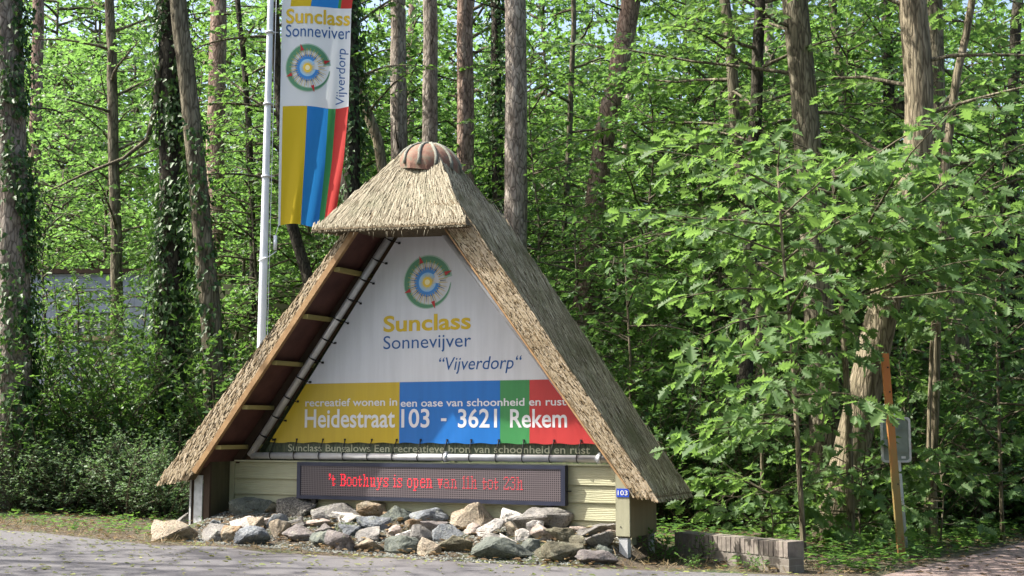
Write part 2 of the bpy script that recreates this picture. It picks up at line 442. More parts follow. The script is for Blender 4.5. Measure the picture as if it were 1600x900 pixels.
def led_face():
    m, nt, b = new_mat('led_face')
    v = coords(nt)
    sep = nt.nodes.new('ShaderNodeSeparateXYZ'); nt.links.new(v, sep.inputs[0])
    def cell(o, s):
        a = nt.nodes.new('ShaderNodeMath'); a.operation = 'MULTIPLY'; a.inputs[1].default_value = s; nt.links.new(o, a.inputs[0])
        f = nt.nodes.new('ShaderNodeMath'); f.operation = 'FRACT'; nt.links.new(a.outputs[0], f.inputs[0])
        c = nt.nodes.new('ShaderNodeMath'); c.operation = 'SUBTRACT'; c.inputs[1].default_value = .5; nt.links.new(f.outputs[0], c.inputs[0])
        d = nt.nodes.new('ShaderNodeMath'); d.operation = 'ABSOLUTE'; nt.links.new(c.outputs[0], d.inputs[0]); return d.outputs[0]
    mx = nt.nodes.new('ShaderNodeMath'); mx.operation = 'MAXIMUM'
    nt.links.new(cell(sep.outputs[0], 1 / .021), mx.inputs[0]); nt.links.new(cell(sep.outputs[2], 1 / .021), mx.inputs[1])
    nt.links.new(ramp(nt, mx.outputs[0], [(.30, (.014, .010, .012)), (.36, (.13, .105, .115))]), b.inputs['Base Color'])
    b.inputs['Roughness'].default_value = .5
    return m
M['led_face'] = led_face()
def emit(name, c, s):
    m, nt, b = new_mat(name)
    b.inputs['Base Color'].default_value = (c[0] * .3, c[1] * .3, c[2] * .3, 1)
    b.inputs['Emission Color'].default_value = (*c, 1); b.inputs['Emission Strength'].default_value = s
    return m
M['led_on'] = emit('led_on', (1, .012, .035), 1.0)
M['led_dim'] = emit('led_dim', (1, .04, .07), .40)

sign = thing('thatched_sign_shelter', 'thatched A-frame shelter carrying the big welcome banner above a rock bed', 'sign shelter', S0, -TH)

rng = random.Random(7)
# reed tufts: short tapered slivers laid like shingles on a quad patch, tips pointing down the slope
def tufts(mb, a, b, c, d, row, step, length, width, lift, rng, jitter=.5, mi=0, thick=.006):
    # a,b top edge (left->right); d,c bottom edge (left->right)
    a, b, c, d = map(Vector, (a, b, c, d))
    nrm = (b - a).cross(d - a).normalized()
    if nrm.length == 0: nrm = (c - d).cross(a - d).normalized()
    H = max((d - a).length, (c - b).length); n_r = max(2, int(H / row))
    for i in range(n_r + 1):
        t = i / n_r
        L = a.lerp(d, t); R = b.lerp(c, t); W = (R - L).length
        k = max(1, int(W / step))
        for j in range(k):
            if rng.random() < .10: continue
            s = (j + rng.random()) / k
            tt = min(1, max(0, t + rng.uniform(-jitter, jitter) / n_r))
            P = a.lerp(d, tt).lerp(b.lerp(c, tt), s)
            dn = (d.lerp(c, s) - a.lerp(b, s)).normalized()
            sd = nrm.cross(dn)
            dn = (dn + sd * rng.uniform(-.075, .075) + nrm * rng.uniform(.0, .05)).normalized()
            l = length * rng.uniform(.6, 1.25); w = width * rng.uniform(.6, 1.3); up = nrm * (lift * rng.uniform(.5, 1.5))
            p0 = P - dn * l; th = nrm * (thick * rng.uniform(.6, 1.6))
            e = P + up
            vs = [p0 - sd * w * .35 - nrm * .004, p0 + sd * w * .35 - nrm * .004, e + sd * w * .5, e + dn * rng.uniform(0, .02) , e - sd * w * .5,
                  e + sd * w * .45 - th * 1.5, e - sd * w * .45 - th * 1.5]
            mb.add(vs, [(0, 4, 3, 2, 1), (4, 6, 5, 2, 3)], mi)

NF, NB = -.60, .45
# right slope: section polygon in (x,z); left slope likewise
def on_line(p, slope, z): return p[0] + (z - p[1]) / slope
Ro, Ri = (2.625, .78), (2.385, .815)
ZT = 3.58
RoT = (on_line(Ro, -1.405, ZT), ZT); RiT = (on_line(Ri, -1.323, ZT), ZT)
Lo, Li = (-3.15, .83), (-2.745, .85)
LoT = (on_line(Lo, 1.10, ZT), ZT); LiT = (on_line(Li, 1.25, ZT), ZT)
roof = MB()
roof.prism([Ri, Ro, RoT, RiT], NF, NB, 3)
roof.prism([Li, LiT, LoT, Lo], NF, NB, 3)
# hip hood over the front gable
hF = [(-1.09, -.74, 3.47), (.742, -.74, 3.405)]; hT = [(-.40, -.24, 4.25), (.165, -.24, 4.215)]
hB = [(-1.05, .44, 3.50), (.735, .44, 3.42)]; hTB = [(-.40, .22, 4.25), (.155, .22, 4.215)]
bmh = bmesh.new()
for p in hF + hT + hB + hTB + [(-.98, -.64, 3.452), (.68, -.64, 3.392), (-.95, .4, 3.47), (.66, .4, 3.40)]: bmh.verts.new(p)
bmesh.ops.convex_hull(bmh, input=bmh.verts)
bmh.verts.index_update()
used = [v for v in bmh.verts if v.link_faces]
ix = {v: i for i, v in enumerate(used)}
roof.add([v.co for v in used], [tuple(ix[v] for v in f.verts) for f in bmh.faces], 3)
bmh.free()
ro = roof.build('thatch_roof', [M['reed_cut'], M['reed_hood'], M['reed_moss'], M['reed_base']], sign)
fix_normals(ro.data)
V = lambda x, y, z: (x, y, z)
tb = MB()
# front cut ends of both slopes
tufts(tb, (RiT[0], NF, RiT[1]), (RoT[0], NF, RoT[1]), (Ro[0], NF, Ro[1]), (Ri[0], NF, Ri[1]), .040, .0115, .12, .0135, .006, rng, mi=0)
tufts(tb, (LoT[0], NF, LoT[1]), (LiT[0], NF, LiT[1]), (Li[0], NF, Li[1]), (Lo[0], NF, Lo[1]), .050, .0135, .15, .016, .012, rng, mi=0)
# outer slopes
tufts(tb, (RoT[0], NF, RoT[1]), (RoT[0], NB, RoT[1]), (Ro[0], NB, Ro[1]), (Ro[0], NF, Ro[1]), .06, .013, .28, .014, .010, rng, mi=2)
tufts(tb, (LoT[0], NB, LoT[1]), (LoT[0], NF, LoT[1]), (Lo[0], NF, Lo[1]), (Lo[0], NB, Lo[1]), .07, .02, .20, .02, .014, rng, mi=2)
# back cut ends, coarser
tufts(tb, (RoT[0], NB, RoT[1]), (RiT[0], NB, RiT[1]), (Ri[0], NB, Ri[1]), (Ro[0], NB, Ro[1]), .06, .022, .12, .022, .008, rng, mi=0)
tufts(tb, (LiT[0], NB, LiT[1]), (LoT[0], NB, LoT[1]), (Lo[0], NB, Lo[1]), (Li[0], NB, Li[1]), .06, .022, .12, .022, .008, rng, mi=0)
# lower ragged edges
tufts(tb, (Ro[0] - .05, NF, Ro[1] + .07), (Ro[0] - .05, NB, Ro[1] + .07), (Ro[0] + .02, NB, Ro[1] - .035), (Ro[0] + .02, NF, Ro[1] - .035), .03, .02, .13, .020, .004, rng, 1.2, 2)
tufts(tb, (Ri[0] - .03, NF - .004, Ri[1] + .06), (Ro[0] - .04, NF - .004, Ro[1] + .06), (Ro[0] + .02, NF - .004, Ro[1] - .04), (Ri[0] + .02, NF - .004, Ri[1] - .04), .03, .02, .1, .020, .004, rng, 1.2, 0)
tufts(tb, (Lo[0] + .04, NF - .004, Lo[1] + .05), (Li[0] - .02, NF - .004, Li[1] + .1), (Li[0] - .1, NF - .004, Li[1] - .02), (Lo[0] - .03, NF - .004, Lo[1] - .045), .03, .02, .1, .022, .006, rng, 1.2, 0)
# hood faces: front, right (flush with the slope), left, back
def dz(p, k): return (p[0], p[1], p[2] + k)
tufts(tb, hT[0], hT[1], hF[1], hF[0], .045, .0115, .22, .0135, .008, rng, mi=1)
tufts(tb, hTB[0], hT[0], hF[0], hB[0], .05, .03, .11, .028, .012, rng, mi=1)
tufts(tb, hT[1], hTB[1], hB[1], hF[1], .05, .014, .19, .015, .014, rng, mi=2)
tufts(tb, hTB[1], hTB[0], hB[0], hB[1], .06, .03, .11, .03, .012, rng, mi=1)
# fringe along the hood's lower edge
tufts(tb, (hF[0][0], hF[0][1] + .02, hF[0][2] + .03), (hF[1][0] - .03, hF[1][1] + .02, hF[1][2] + .03), (hF[1][0] - .03, hF[1][1] - .005, hF[1][2] - .018), (hF[0][0], hF[0][1] - .005, hF[0][2] - .018), .02, .012, .08, .012, .003, rng, 1.3, 1)
for _ in range(16):
    x = rng.uniform(-1.0, .7); z = 3.43 - .035 * (x + 1.09)
    tb.tube([(x, -.745, z), (x + rng.uniform(-.02, .02), -.75, z - rng.uniform(.03, .09))], .002, 3, 1)
tuft_obj = tb.build('reed_layer', [M['reed_cut'], M['reed_hood'], M['reed_moss']], ro)

# clay ridge cap with ribs
rc = MB()
cx, cy, cz, rx_, ry_, rzh = -.09, -.02, 4.21, .33, .36, .205
def cap_pt(an, t, k=1.0):
    q = math.sin(t * math.pi / 2) ** .8
    lobe = 1 - .03 * abs(math.sin(an * 5.5))
    return (cx + rx_ * k * lobe * q * math.cos(an) + .02 * q, cy + ry_ * k * lobe * q * math.sin(an), cz + rzh * k * math.cos(t * math.pi / 2) - .05 * q * q * (1 + math.cos(an)) + (.02 if t < .98 else 0))
NA, NT = 44, 8
vs = [cap_pt(2 * math.pi * i / NA, j / NT) for j in range(NT + 1) for i in range(NA)]
fs = [(j * NA + i, (j + 1) * NA + i, (j + 1) * NA + (i + 1) % NA, j * NA + (i + 1) % NA) for j in range(NT) for i in range(NA)]
rc.add(vs, fs, 0, True)
low = [(p[0], p[1], p[2] - .05) for p in vs[-NA:]]
rc.add(vs[-NA:] + low, [(i, i + NA, (i + 1) % NA + NA, (i + 1) % NA) for i in range(NA)] + [tuple(range(NA, 2 * NA))], 0)
cap = rc.build('ridge_cap', M['terracotta'], sign); fix_normals(cap.data)
for k in range(11):
    an = 2 * math.pi * (k + .5) / 11
    r = MB(); r.tube([cap_pt(an + .03 * math.sin(j + k), j / 7, 1.02) for j in range(8)], [.016 + .004 * math.sin(j * 1.7 + k) * .5 + .003 * j / 7 for j in range(8)], 7, rng=rng, wob=.12)
    r.build('rib', M['mortar'], cap)

# soffit boards, laths and purlins under both slopes
def slope_pts(P, slope, off, z0, z1):
    nx, nz = slope / math.hypot(1, slope), -1 / math.hypot(1, slope)
    if slope < 0: nx, nz = -abs(nx), nz
    x0, x1 = on_line(P, slope, z0), on_line(P, slope, z1)
    return (x0 + nx * off, z0 + nz * off), (x1 + nx * off, z1 + nz * off)
for nm, P, sl in (('left', Li, 1.25), ('right', Ri, -1.323)):
    a, b = slope_pts(P, sl, .004, 1.0, 3.5); c, d = slope_pts(P, sl, .024, 1.0, 3.5)
    s_ = MB(); s_.prism([a, b, d, c], NF + .03, NB - .03)
    o = s_.build('soffit', M['soffit'], sign); fix_normals(o.data)
    a, b = slope_pts(P, sl, -.012, .86 if nm == 'right' else .95, 3.52); w_ = .046 if nm == 'left' else .004
    c, d = slope_pts(P, sl, w_, .86 if nm == 'right' else .95, 3.52)
    s_ = MB(); s_.prism([a, b, d, c], NF - .022, NF + .028)
    o = s_.build('edge_lath', M['lath'], sign); fix_normals(o.data)
    for z in (3.10, 2.62, 2.14, 1.67, 1.24):
        x = on_line(P, sl, z); q = 1 if sl > 0 else -1
        p_ = MB(); p_.box(min(x + q * .03, x + q * .10), max(x + q * .03, x + q * .10), NF + .03 if q > 0 else -.05, NB - .05, z - .055, z - .01)
        p_.build('purlin', M['purlin'], sign)
    # rafter at the back of the soffit
    a, b = slope_pts(P, sl, .026, 1.06, 3.8); c, d = slope_pts(P, sl, .12, 1.06, 3.5)
    s_ = MB(); s_.prism([a, b, d, c], -.09, -.02)
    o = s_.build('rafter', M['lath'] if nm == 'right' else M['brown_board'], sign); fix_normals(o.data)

# steel tube triangle and its ties
TN = -.13
tl, trr, tt = (-2.27, 1.115), (2.02, 1.115), (-.18, 3.87)
fr = MB()
fr.tube([(tl[0], TN, tl[1]), (tt[0], TN, tt[1])], .040, 14); fr.tube([(tl[0] + .02, TN, tl[1]), (trr[0], TN, trr[1])], .036, 14); fr.tube([(trr[0], TN, trr[1]), (tt[0], TN, tt[1])], .038, 14)
frame = fr.build('tube_frame', M['tube'], sign)
for p, ax in (((1.89, 1.115), 0), ((.2, 1.115), 0)):
    k = MB(); k.tube([(p[0] - .022, TN, p[1]), (p[0] + .022, TN, p[1])], .047, 12); k.box(p[0] - .012, p[0] + .012, TN - .02, TN + .12, p[1] + .045, p[1] + .06)
    k.build('tube_clamp', M['galv'], frame)
def ring(mb, c, ax, r, th=.0045, n=14):
    ax = Vector(ax).normalized(); a = ax.cross(Vector((0, 1, 0))).normalized(); b = ax.cross(a)
    pts = [Vector(c) + (a * math.cos(t) + b * math.sin(t)) * r for t in [2 * math.pi * i / n for i in range(n + 1)]]
    mb.tube(pts, th, 5, cap=False)
# banner
bn = MB(); BN = -.10
bz0, bz1 = 1.262, 1.895
bl = lambda z: -2.03 + (z - bz0) * (1.66 / 2.24)
br = lambda z: 1.95 - (z - bz0) * (1.84 / 2.24)
ztop = 3.62
def slab(poly, m, th=.004): bn.prism(poly, BN - th, BN, m)
slab([(bl(bz1), bz1), (br(bz1), bz1), (br(ztop), ztop), (bl(ztop), ztop)], 0)
def strip(xa0, xb0, xa1, xb1, m):
    N = 26   # the lower hem sags a little between the eyelets
    pts = []
    for i in range(N + 1):
        x = xa0 + (xb0 - xa0) * i / N
        pts.append((x, bz0 + .006 * math.cos(x * 2 * math.pi / .29) - .004))
    slab(pts + [(xb1, bz1 - .0005), (xa1, bz1 - .0005)], m)
strip(bl(bz0), -.378, bl(bz1), -.378, 1); strip(-.377, .80, -.377, .80, 2); strip(.801, 1.128, .801, 1.128, 3); strip(1.129, br(bz0), 1.129, br(bz1), 4)
banner = bn.build('banner', [M['b_white'], M['b_yellow'], M['b_blue'], M['b_green'], M['b_red']], sign); fix_normals(banner.data)
# lower printed strip behind the tube
ls = MB(); ls.prism([(-2.2, 1.06), (2.05, 1.06), (1.9, 1.33), (-2.0, 1.33)], -.050, -.046)
strip_o = ls.build('printed_strip', M['grass_print'], sign); fix_normals(strip_o.data)
# dark back lining seen at the banner's left edge
lb = MB(); lb.prism([(-2.40, 1.06), (2.1, 1.06), (.25, 3.45), (-.55, 3.45)], .10, .115)
o = lb.build('back_panel', M['grass_print'], sign); fix_normals(o.data)
for i, px in enumerate([421, 458, 497, 534.5, 572.7, 611.5, 651, 691, 732, 773.6, 815, 857.6, 900.6]):
    x, z = on_sign(px, 716, TN - .04)
    k = MB(); ring(k, (x, TN, 1.115), (1, 0, .08), .044)
    xo = x + rng.uniform(-.012, .03)
    k.tube([(x, TN - .045, 1.13), (xo, BN - .012, bz0 + .03)], .0036, 5)
    k.tube([(x + .012, TN - .02, 1.15), (xo + .004, BN - .012, bz0 + .02)], .003, 5)
    k.box(xo - .009, xo + .009, BN - .014, BN - .005, bz0 + .022, bz0 + .040)
    k.build('bungee_tie', M['bungee'], frame)
tv = Vector((tt[0] - tl[0], 0, tt[1] - tl[1])).normalized()
for i in range(11):
    P = Vector((tl[0], TN, tl[1])) + tv * (.28 + .262 * i)
    k = MB(); ring(k, P, tv, .047)
    k.tube([P + Vector((0, -.045, 0)), P + Vector((.12, .012, -.05 + rng.uniform(-.01, .01)))], .0048, 5)
    k.box(P.x + .11, P.x + .135, BN - .016, BN - .005, P.z - .062, P.z - .04)
    k.build('bungee_tie', M['bungee'], frame)

# ------------------------------------------------------------------ lettering
def text2d(body, offset=0.0, shear=0.0, cuts=0):
    c = bpy.data.curves.new('lettering', 'FONT'); c.body = body; c.offset = offset; c.shear = shear; c.size = 1.0; c.resolution_u = 4
    o = bpy.data.objects.new('lettering', c); C.objects.link(o)
    dg = bpy.context.evaluated_depsgraph_get(); dg.update()
    me = bpy.data.meshes.new_from_object(o.evaluated_get(dg))
    vs = [tuple(v.co) for v in me.vertices]; fs = [tuple(p.vertices) for p in me.polygons]
    bpy.data.objects.remove(o); bpy.data.curves.remove(c); bpy.data.meshes.remove(me)
    return vs, fs
def cap_height(offset=0.0):
    v, _ = text2d('H', offset); return max(p[1] for p in v), min(p[1] for p in v)
def fit_text(body, x0, x1, base, cap, offset=0.0, shear=0.0):
    v, f = text2d(body, offset, shear)
    ch, cl = cap_height(offset)
    a, b = min(p[0] for p in v), max(p[0] for p in v)
    return [(x0 + (p[0] - a) * (x1 - x0) / (b - a), base + (p[1] - cl) * cap / (ch - cl)) for p in v], f
def solid_text(name, v2, f, mat, parent, y, th=.0015):
    # flat lettering with a hair of thickness, standing proud of the panel
    me = bpy.data.meshes.new(name)
    me.from_pydata([(p[0], y, p[1]) for p in v2], [], f); me.materials.append(mat)
    bm = bmesh.new(); bm.from_mesh(me)
    bmesh.ops.remove_doubles(bm, verts=bm.verts, dist=1e-5)
    bmesh.ops.recalc_face_normals(bm, faces=bm.faces)
    if sum(fc.normal.y for fc in bm.faces) > 0: bmesh.ops.reverse_faces(bm, faces=bm.faces)
    bm.to_mesh(me); bm.free()
    return link(name, me, parent)
def sign_text(body, px0, px1, pyb, pyt, mat, parent, nn=BN - .006, offset=0.0, shear=0.0):
    pm_ = (px0 + px1) / 2
    x0, _ = on_sign(px0, pyb, nn); x1, _ = on_sign(px1, pyb, nn)
    _, zb = on_sign(pm_, pyb, nn); _, zt = on_sign(pm_, pyt, nn)
    v, f = fit_text(body, x0, x1, zb, zt - zb, offset, shear)
    if ' ' not in body: return solid_text('lettering', v, f, mat, parent, nn)
    # one part per word: split the glyphs where the gap is a word space
    order = sorted(range(len(f)), key=lambda i: min(v[j][0] for j in f[i])); words = []; right = None
    gap = (zt - zb) * .26
    for i in order:
        a, b = min(v[j][0] for j in f[i]), max(v[j][0] for j in f[i])
        if right is None or a - right > gap: words.append([])
        words[-1].append(i); right = b if right is None else max(right, b)
    for w in words:
        ids = sorted({j for i in w for j in f[i]}); mp = {j: k_ for k_, j in enumerate(ids)}
        solid_text('lettering', [v[j] for j in ids], [tuple(mp[j] for j in f[i]) for i in w], mat, parent, nn)
sign_text('Sunclass', 599, 735.5, 516.5, 491, M['ink_gold'], banner, offset=.024)
sign_text('Sonnevijver', 599, 736, 543.5, 523, M['ink_blue'], banner)
sign_text('\u201cVijverdorp\u201c', 686, 815.5, 577, 557, M['ink_blue'], banner, shear=.2)
sign_text('recreatief wonen in', 477, 620.5, 634.5, 622.5, M['ink_white'], banner, offset=.012)
sign_text('een oase van schoonheid en rust', 626, 885, 634.5, 622.5, M['ink_white'], banner, offset=.012)
for w, a, b in (('Heidestraat', 476, 617), ('103', 627, 671), ('-', 689, 697.5), ('3621', 715.5, 776.5), ('Rekem', 797, 886)):
    if w == '-':
        x0, _ = on_sign(a, 656, BN - .006); x1, z0 = on_sign(b, 658, BN - .006); _, z1 = on_sign(b, 653.5, BN - .006)
        solid_text('lettering', [(x0, z0), (x1, z0), (x1, z1), (x0, z1)], [(0, 1, 2, 3)], M['ink_white'], banner, BN - .006)
    else: sign_text(w, a, b, 668, 639, M['ink_white'], banner, offset=.016)
sign_text('Sunclass Bungalows Een recreatieve bron van schoonheid en rust', 450, 922, 707, 695.5, M['ink_cream'], strip_o, nn=-.0525, offset=.008)

# emblem: a green compass crescent with four red points round a blue crescent and a sun
def arc_poly(a0, a1, ro_, ri_, n=40):
    out, inn = [], []
    for i in range(n + 1):
        t = i / n; a = math.radians(a0 + (a1 - a0) * t)
        out.append((ro_(t) * math.cos(a), ro_(t) * math.sin(a))); inn.append((ri_(t) * math.cos(a), ri_(t) * math.sin(a)))
    v = out + inn
    return v, [(i, i + 1, n + 1 + i + 1, n + 1 + i) for i in range(n)]
def emblem_layers():
    L = []
    L.append(('e_pale', [arc_poly(10, 357, lambda t: 1.09 - .05 * t, lambda t: .74 + .25 * max(0, (t - .45) / .55) ** 1.3)], 0))
    L.append(('e_green', [arc_poly(14, 354, lambda t: 1.03 - .02 * t, lambda t: .79 + .20 * max(0, (t - .4) / .6) ** 1.3)], 1))
    tick = {'ink_gold': [], 'e_dark': [], 'ink_white': []}
    for k in range(60):
        a = math.radians(k * 360 / 60 + 3); r0, r1 = (.50, .88) if k % 2 else (.56, .80)
        w = .014; m = ('e_dark', 'ink_gold', 'ink_white', 'ink_gold')[k % 4]
        ca, sa = math.cos(a), math.sin(a)
        tick[m].append(([(r0 * ca - w * sa, r0 * sa + w * ca), (r1 * ca - w * .5 * sa, r1 * sa + w * .5 * ca), (r1 * ca + w * .5 * sa, r1 * sa - w * .5 * ca), (r0 * ca + w * sa, r0 * sa - w * ca)], [(0, 1, 2, 3)]))
    for m in tick: L.append((m, tick[m], 3))
    L.append(('e_blue', [arc_poly(48, 352, lambda t: .60 - .03 * t, lambda t: .36)], 1))
    L.append(('e_sky', [arc_poly(30, 352, lambda t: .38, lambda t: .20)], 2))
    rays = []
    for k in range(26):
        a = k * 2 * math.pi / 26
        rays.append(([(.2 * math.cos(a - .08), .2 * math.sin(a - .08)), (.36 * math.cos(a), .36 * math.sin(a)), (.2 * math.cos(a + .08), .2 * math.sin(a + .08))], [(0, 1, 2)]))
    L.append(('e_sun', rays, 3))
    disc = lambda r: ([(r * math.cos(2 * math.pi * i / 28), r * math.sin(2 * math.pi * i / 28)) for i in range(28)], [tuple(range(28))])
    L.append(('e_sun', [disc(.20)], 4)); L.append(('e_sunc', [disc(.11)], 5))
    for deg, r0, r1 in ((109, .80, 1.12), (21, .82, 1.14), (201, .80, 1.10), (288, .80, 1.12)):
        a = math.radians(deg); ca, sa = math.cos(a), math.sin(a); w = .085
        L.append(('e_red', [([(r0 * ca - w * sa, r0 * sa + w * ca), (r1 * ca, r1 * sa), (r0 * ca + w * sa, r0 * sa - w * ca)], [(0, 1, 2)])], 4))
    return L
def build_emblem(parent, place, matmap=lambda m: M[m]):
    mb = MB(); names = []
    for m, polys, lay in emblem_layers():
        if m not in names: names.append(m)
        for v, f in polys: mb.add([place(p[0], p[1], lay) for p in v], f, names.index(m))
    o = mb.build('emblem', [matmap(m) for m in names], parent)
    return o
ex_, ez_ = on_sign(668.5, 441, BN); R_ = .268
build_emblem(banner, lambda x, y, l: (ex_ + x * R_ * 1.02, BN - .006 - .0012 * l, ez_ + y * R_))

# ------------------------------------------------------------------ lower wall, LED board, corner boxes, steel feet
sd = MB()
zs = [1.045, .862, .692, .522, .352, .18]
for i in range(5):
    zt, zb = zs[i], zs[i + 1]
    sd.hexa([(-2.495, -.108, zb), (2.2, -.108, zb), (2.2, .03, zb), (-2.495, .03, zb), (-2.495, -.088, zt - .003), (2.2, -.088, zt - .003), (2.2, .03, zt - .003), (-2.495, .03, zt - .003)])
wall_o = sd.build('weatherboard_wall', M['siding'], sign)
k = MB(); k.box(-2.50, 2.19, -.112, .04, 1.046, 1.062); k.build('top_trim', M['ink_cream'], sign)
led = MB(); led.box(-1.64, 1.51, -.098, -.032, .66, 1.05, 0)
led_o = led.build('led_board', M['led_frame'], sign); led_o.location = (.036, -.078, 0)
k = MB()
for b_ in ((-1.64, 1.51, 1.012, 1.05), (-1.64, 1.51, .66, .698)): k.box(b_[0], b_[1], -.108, -.0985, b_[2], b_[3])
for b_ in ((-1.64, -1.595), (1.465, 1.51)): k.box(b_[0], b_[1], -.108, -.0985, .6985, 1.0115)
k.build('bezel', M['led_frame'], led_o)
k = MB(); k.box(-1.594, 1.464, -.1005, -.0985, .699, 1.011); k.build('screen', M['led_face'], led_o)
k = MB(); k.box(1.3, 1.36, -.085, -.034, .60, .658); k.box(1.345, 1.36, -.09, -.034, .57, .6); k.build('bracket', M['black_metal'], led_o)
k = MB(); k.box(-1.46, -1.41, -.085, -.034, .62, .658); k.build('bracket', M['black_metal'], led_o)
k = MB(); ring(k, (1.53, -.06, .80), (0, 0, 1), .022, .006); k.build('cable_hook', M['black_metal'], led_o)
G = {"'": ['##', '##', '.#', '#.'], 't': ['.', '.#..', '.#..', '####', '.#..', '.#..', '.#.#', '.##.'],
 'B': ['#####.', '.#..##', '.#..##', '.####.', '.#..##', '.#...#', '.#..##', '#####.'], 'o': ['', '', '.###.', '#...#', '#...#', '#...#', '#...#', '.###.'],
 'h': ['##....', '.#....', '.#.##.', '.##.#.', '.#..#.', '.#..#.', '.#..#.', '##.###'], 'u': ['', '', '##.##.', '.#..#.', '.#..#.', '.#..#.', '.#.##.', '.##.##'],
 'y': ['', '', '##..##', '.#..#.', '.#..#.', '..##..', '..##..', '..#...', '..#...', '##....'], 's': ['', '', '.####', '#...#', '.##..', '..##.', '#...#', '####.'],
 'i': ['.#.', '', '##.', '.#.', '.#.', '.#.', '.#.', '###'], 'p': ['', '', '####..', '.#..#.', '.#..#.', '.#..#.', '.#..#.', '.###..', '.#....', '###...'],
 'e': ['', '', '.###.', '#...#', '#####', '#....', '#...#', '.###.'], 'n': ['', '', '####..', '.#..#.', '.#..#.', '.#..#.', '.#..#.', '##.###'],
 'v': ['', '', '##.##', '.#.#.', '.#.#.', '.#.#.', '..#..', '..#..'], 'a': ['', '', '.###..', '....#.', '.####.', '#...#.', '#...#.', '.###.#'],
 '1': ['.#.', '##.', '.#.', '.#.', '.#.', '.#.', '.#.', '###'], '2': ['.###.', '#...#', '....#', '...#.', '..#..', '.#...', '#...#', '#####'],
 '3': ['.###.', '#...#', '....#', '..##.', '....#', '....#', '#...#', '.###.']}
def led_text(words, name, mat, x0, px_, pz_, ztop_):
    mb = MB(); x = x0
    for ch in words:
        if ch == ' ':
            if mb.v: mb.build(name, mat, led_o); mb = MB()
            x += 4 * px_; continue
        g = G[ch]; w = max(len(r) for r in g)
        for r, row in enumerate(g):
            for c_, q in enumerate(row):
                if q == '#':
                    X, Z = x + c_ * px_, ztop_ - r * pz_
                    a, b_ = px_ * .46, pz_ * .40
                    mb.add([(X - a, -.1035, Z), (X, -.1035, Z - b_), (X + a, -.1035, Z), (X, -.1035, Z + b_), (X, -.106, Z)], [(0, 1, 4), (1, 2, 4), (2, 3, 4), (3, 0, 4)])
        x += (w + 1) * px_
    mb.build(name, mat, led_o)
    return x
def led_width(t): return sum(4 if c_ == ' ' else max(len(r) for r in G[c_]) + 1 for c_ in t)
full = "'t Boothuys is open van 11h tot 23h"
pxs = (1.075 + 1.225) / led_width(full)
xe = led_text("'t Boothuys is open v", 'led_lettering', M['led_on'], -1.225, pxs, .0165, .925)
led_text("an 11h tot 23h", 'led_lettering', M['led_dim'], xe, pxs, .0165, .925)

# right corner box and its feet
k = MB(); k.prism([(2.18, .415), (2.318, .415), (2.318, .90), (2.18, 1.08)], -.470, -.445); o = k.build('post_board', M['post_board'], sign); fix_normals(o.data)
for x, z in ((2.225, .975), (2.255, .955), (2.23, .50)):
    k = MB(); k.tube([(x, -.474, z), (x, -.469, z)], .006, 8); k.build('screw', M['black_metal'], o)
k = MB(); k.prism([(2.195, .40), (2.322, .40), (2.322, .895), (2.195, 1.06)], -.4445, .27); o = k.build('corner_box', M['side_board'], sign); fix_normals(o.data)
k = MB(); k.box(2.192, 2.316, -.4765, -.4715, .775, .853); plate = k.build('number_plate', M['plate_blue'], sign)
v, f = fit_text('103', 2.205, 2.303, .792, .044, .012); solid_text('digits', v, f, M['ink_white'], plate, -.4785)
k = MB(); k.box(2.207, 2.292, -.46, -.375, .05, .3985); k.build('steel_foot', M['galv_rough'], sign)
k = MB(); k.tube([(2.285, .22, .02), (2.285, .22, .3985)], .03, 10); k.build('steel_foot', M['galv_rough'], sign)
# left end: white angle post, plank, dark panels
k = MB(); k.box(-2.755, -2.745, -.475, -.40, .12, 1.0); k.box(-2.7445, -2.645, -.475, -.463, .12, .90); k.build('angle_post', M['galv_rough'], sign)
k = MB(); k.prism([(-2.70, .905), (-2.556, .905), (-2.556, 1.22), (-2.70, .99)], -.462, -.43); k.box(-2.642, -2.556, -.462, -.43, .25, .9045); o = k.build('end_board', M['brown_board'], sign); fix_normals(o.data)
k = MB(); k.box(-2.60, -2.558, -.4295, .03, .25, 1.17); k.build('end_panel', M['olive_board'], sign)
k = MB(); k.box(-2.93, -2.85, -.30, -.26, .12, 1.0); k.build('end_post', M['brown_board'], sign)
k = MB(); k.box(-2.955, -2.9305, -.31, -.25, .12, 1.0); k.build('end_post', M['galv_rough'], sign)
k = MB(); k.box(-2.5575, -2.4965, -.115, .03, .25, 1.045); k.build('corner_strip', M['siding'], sign)

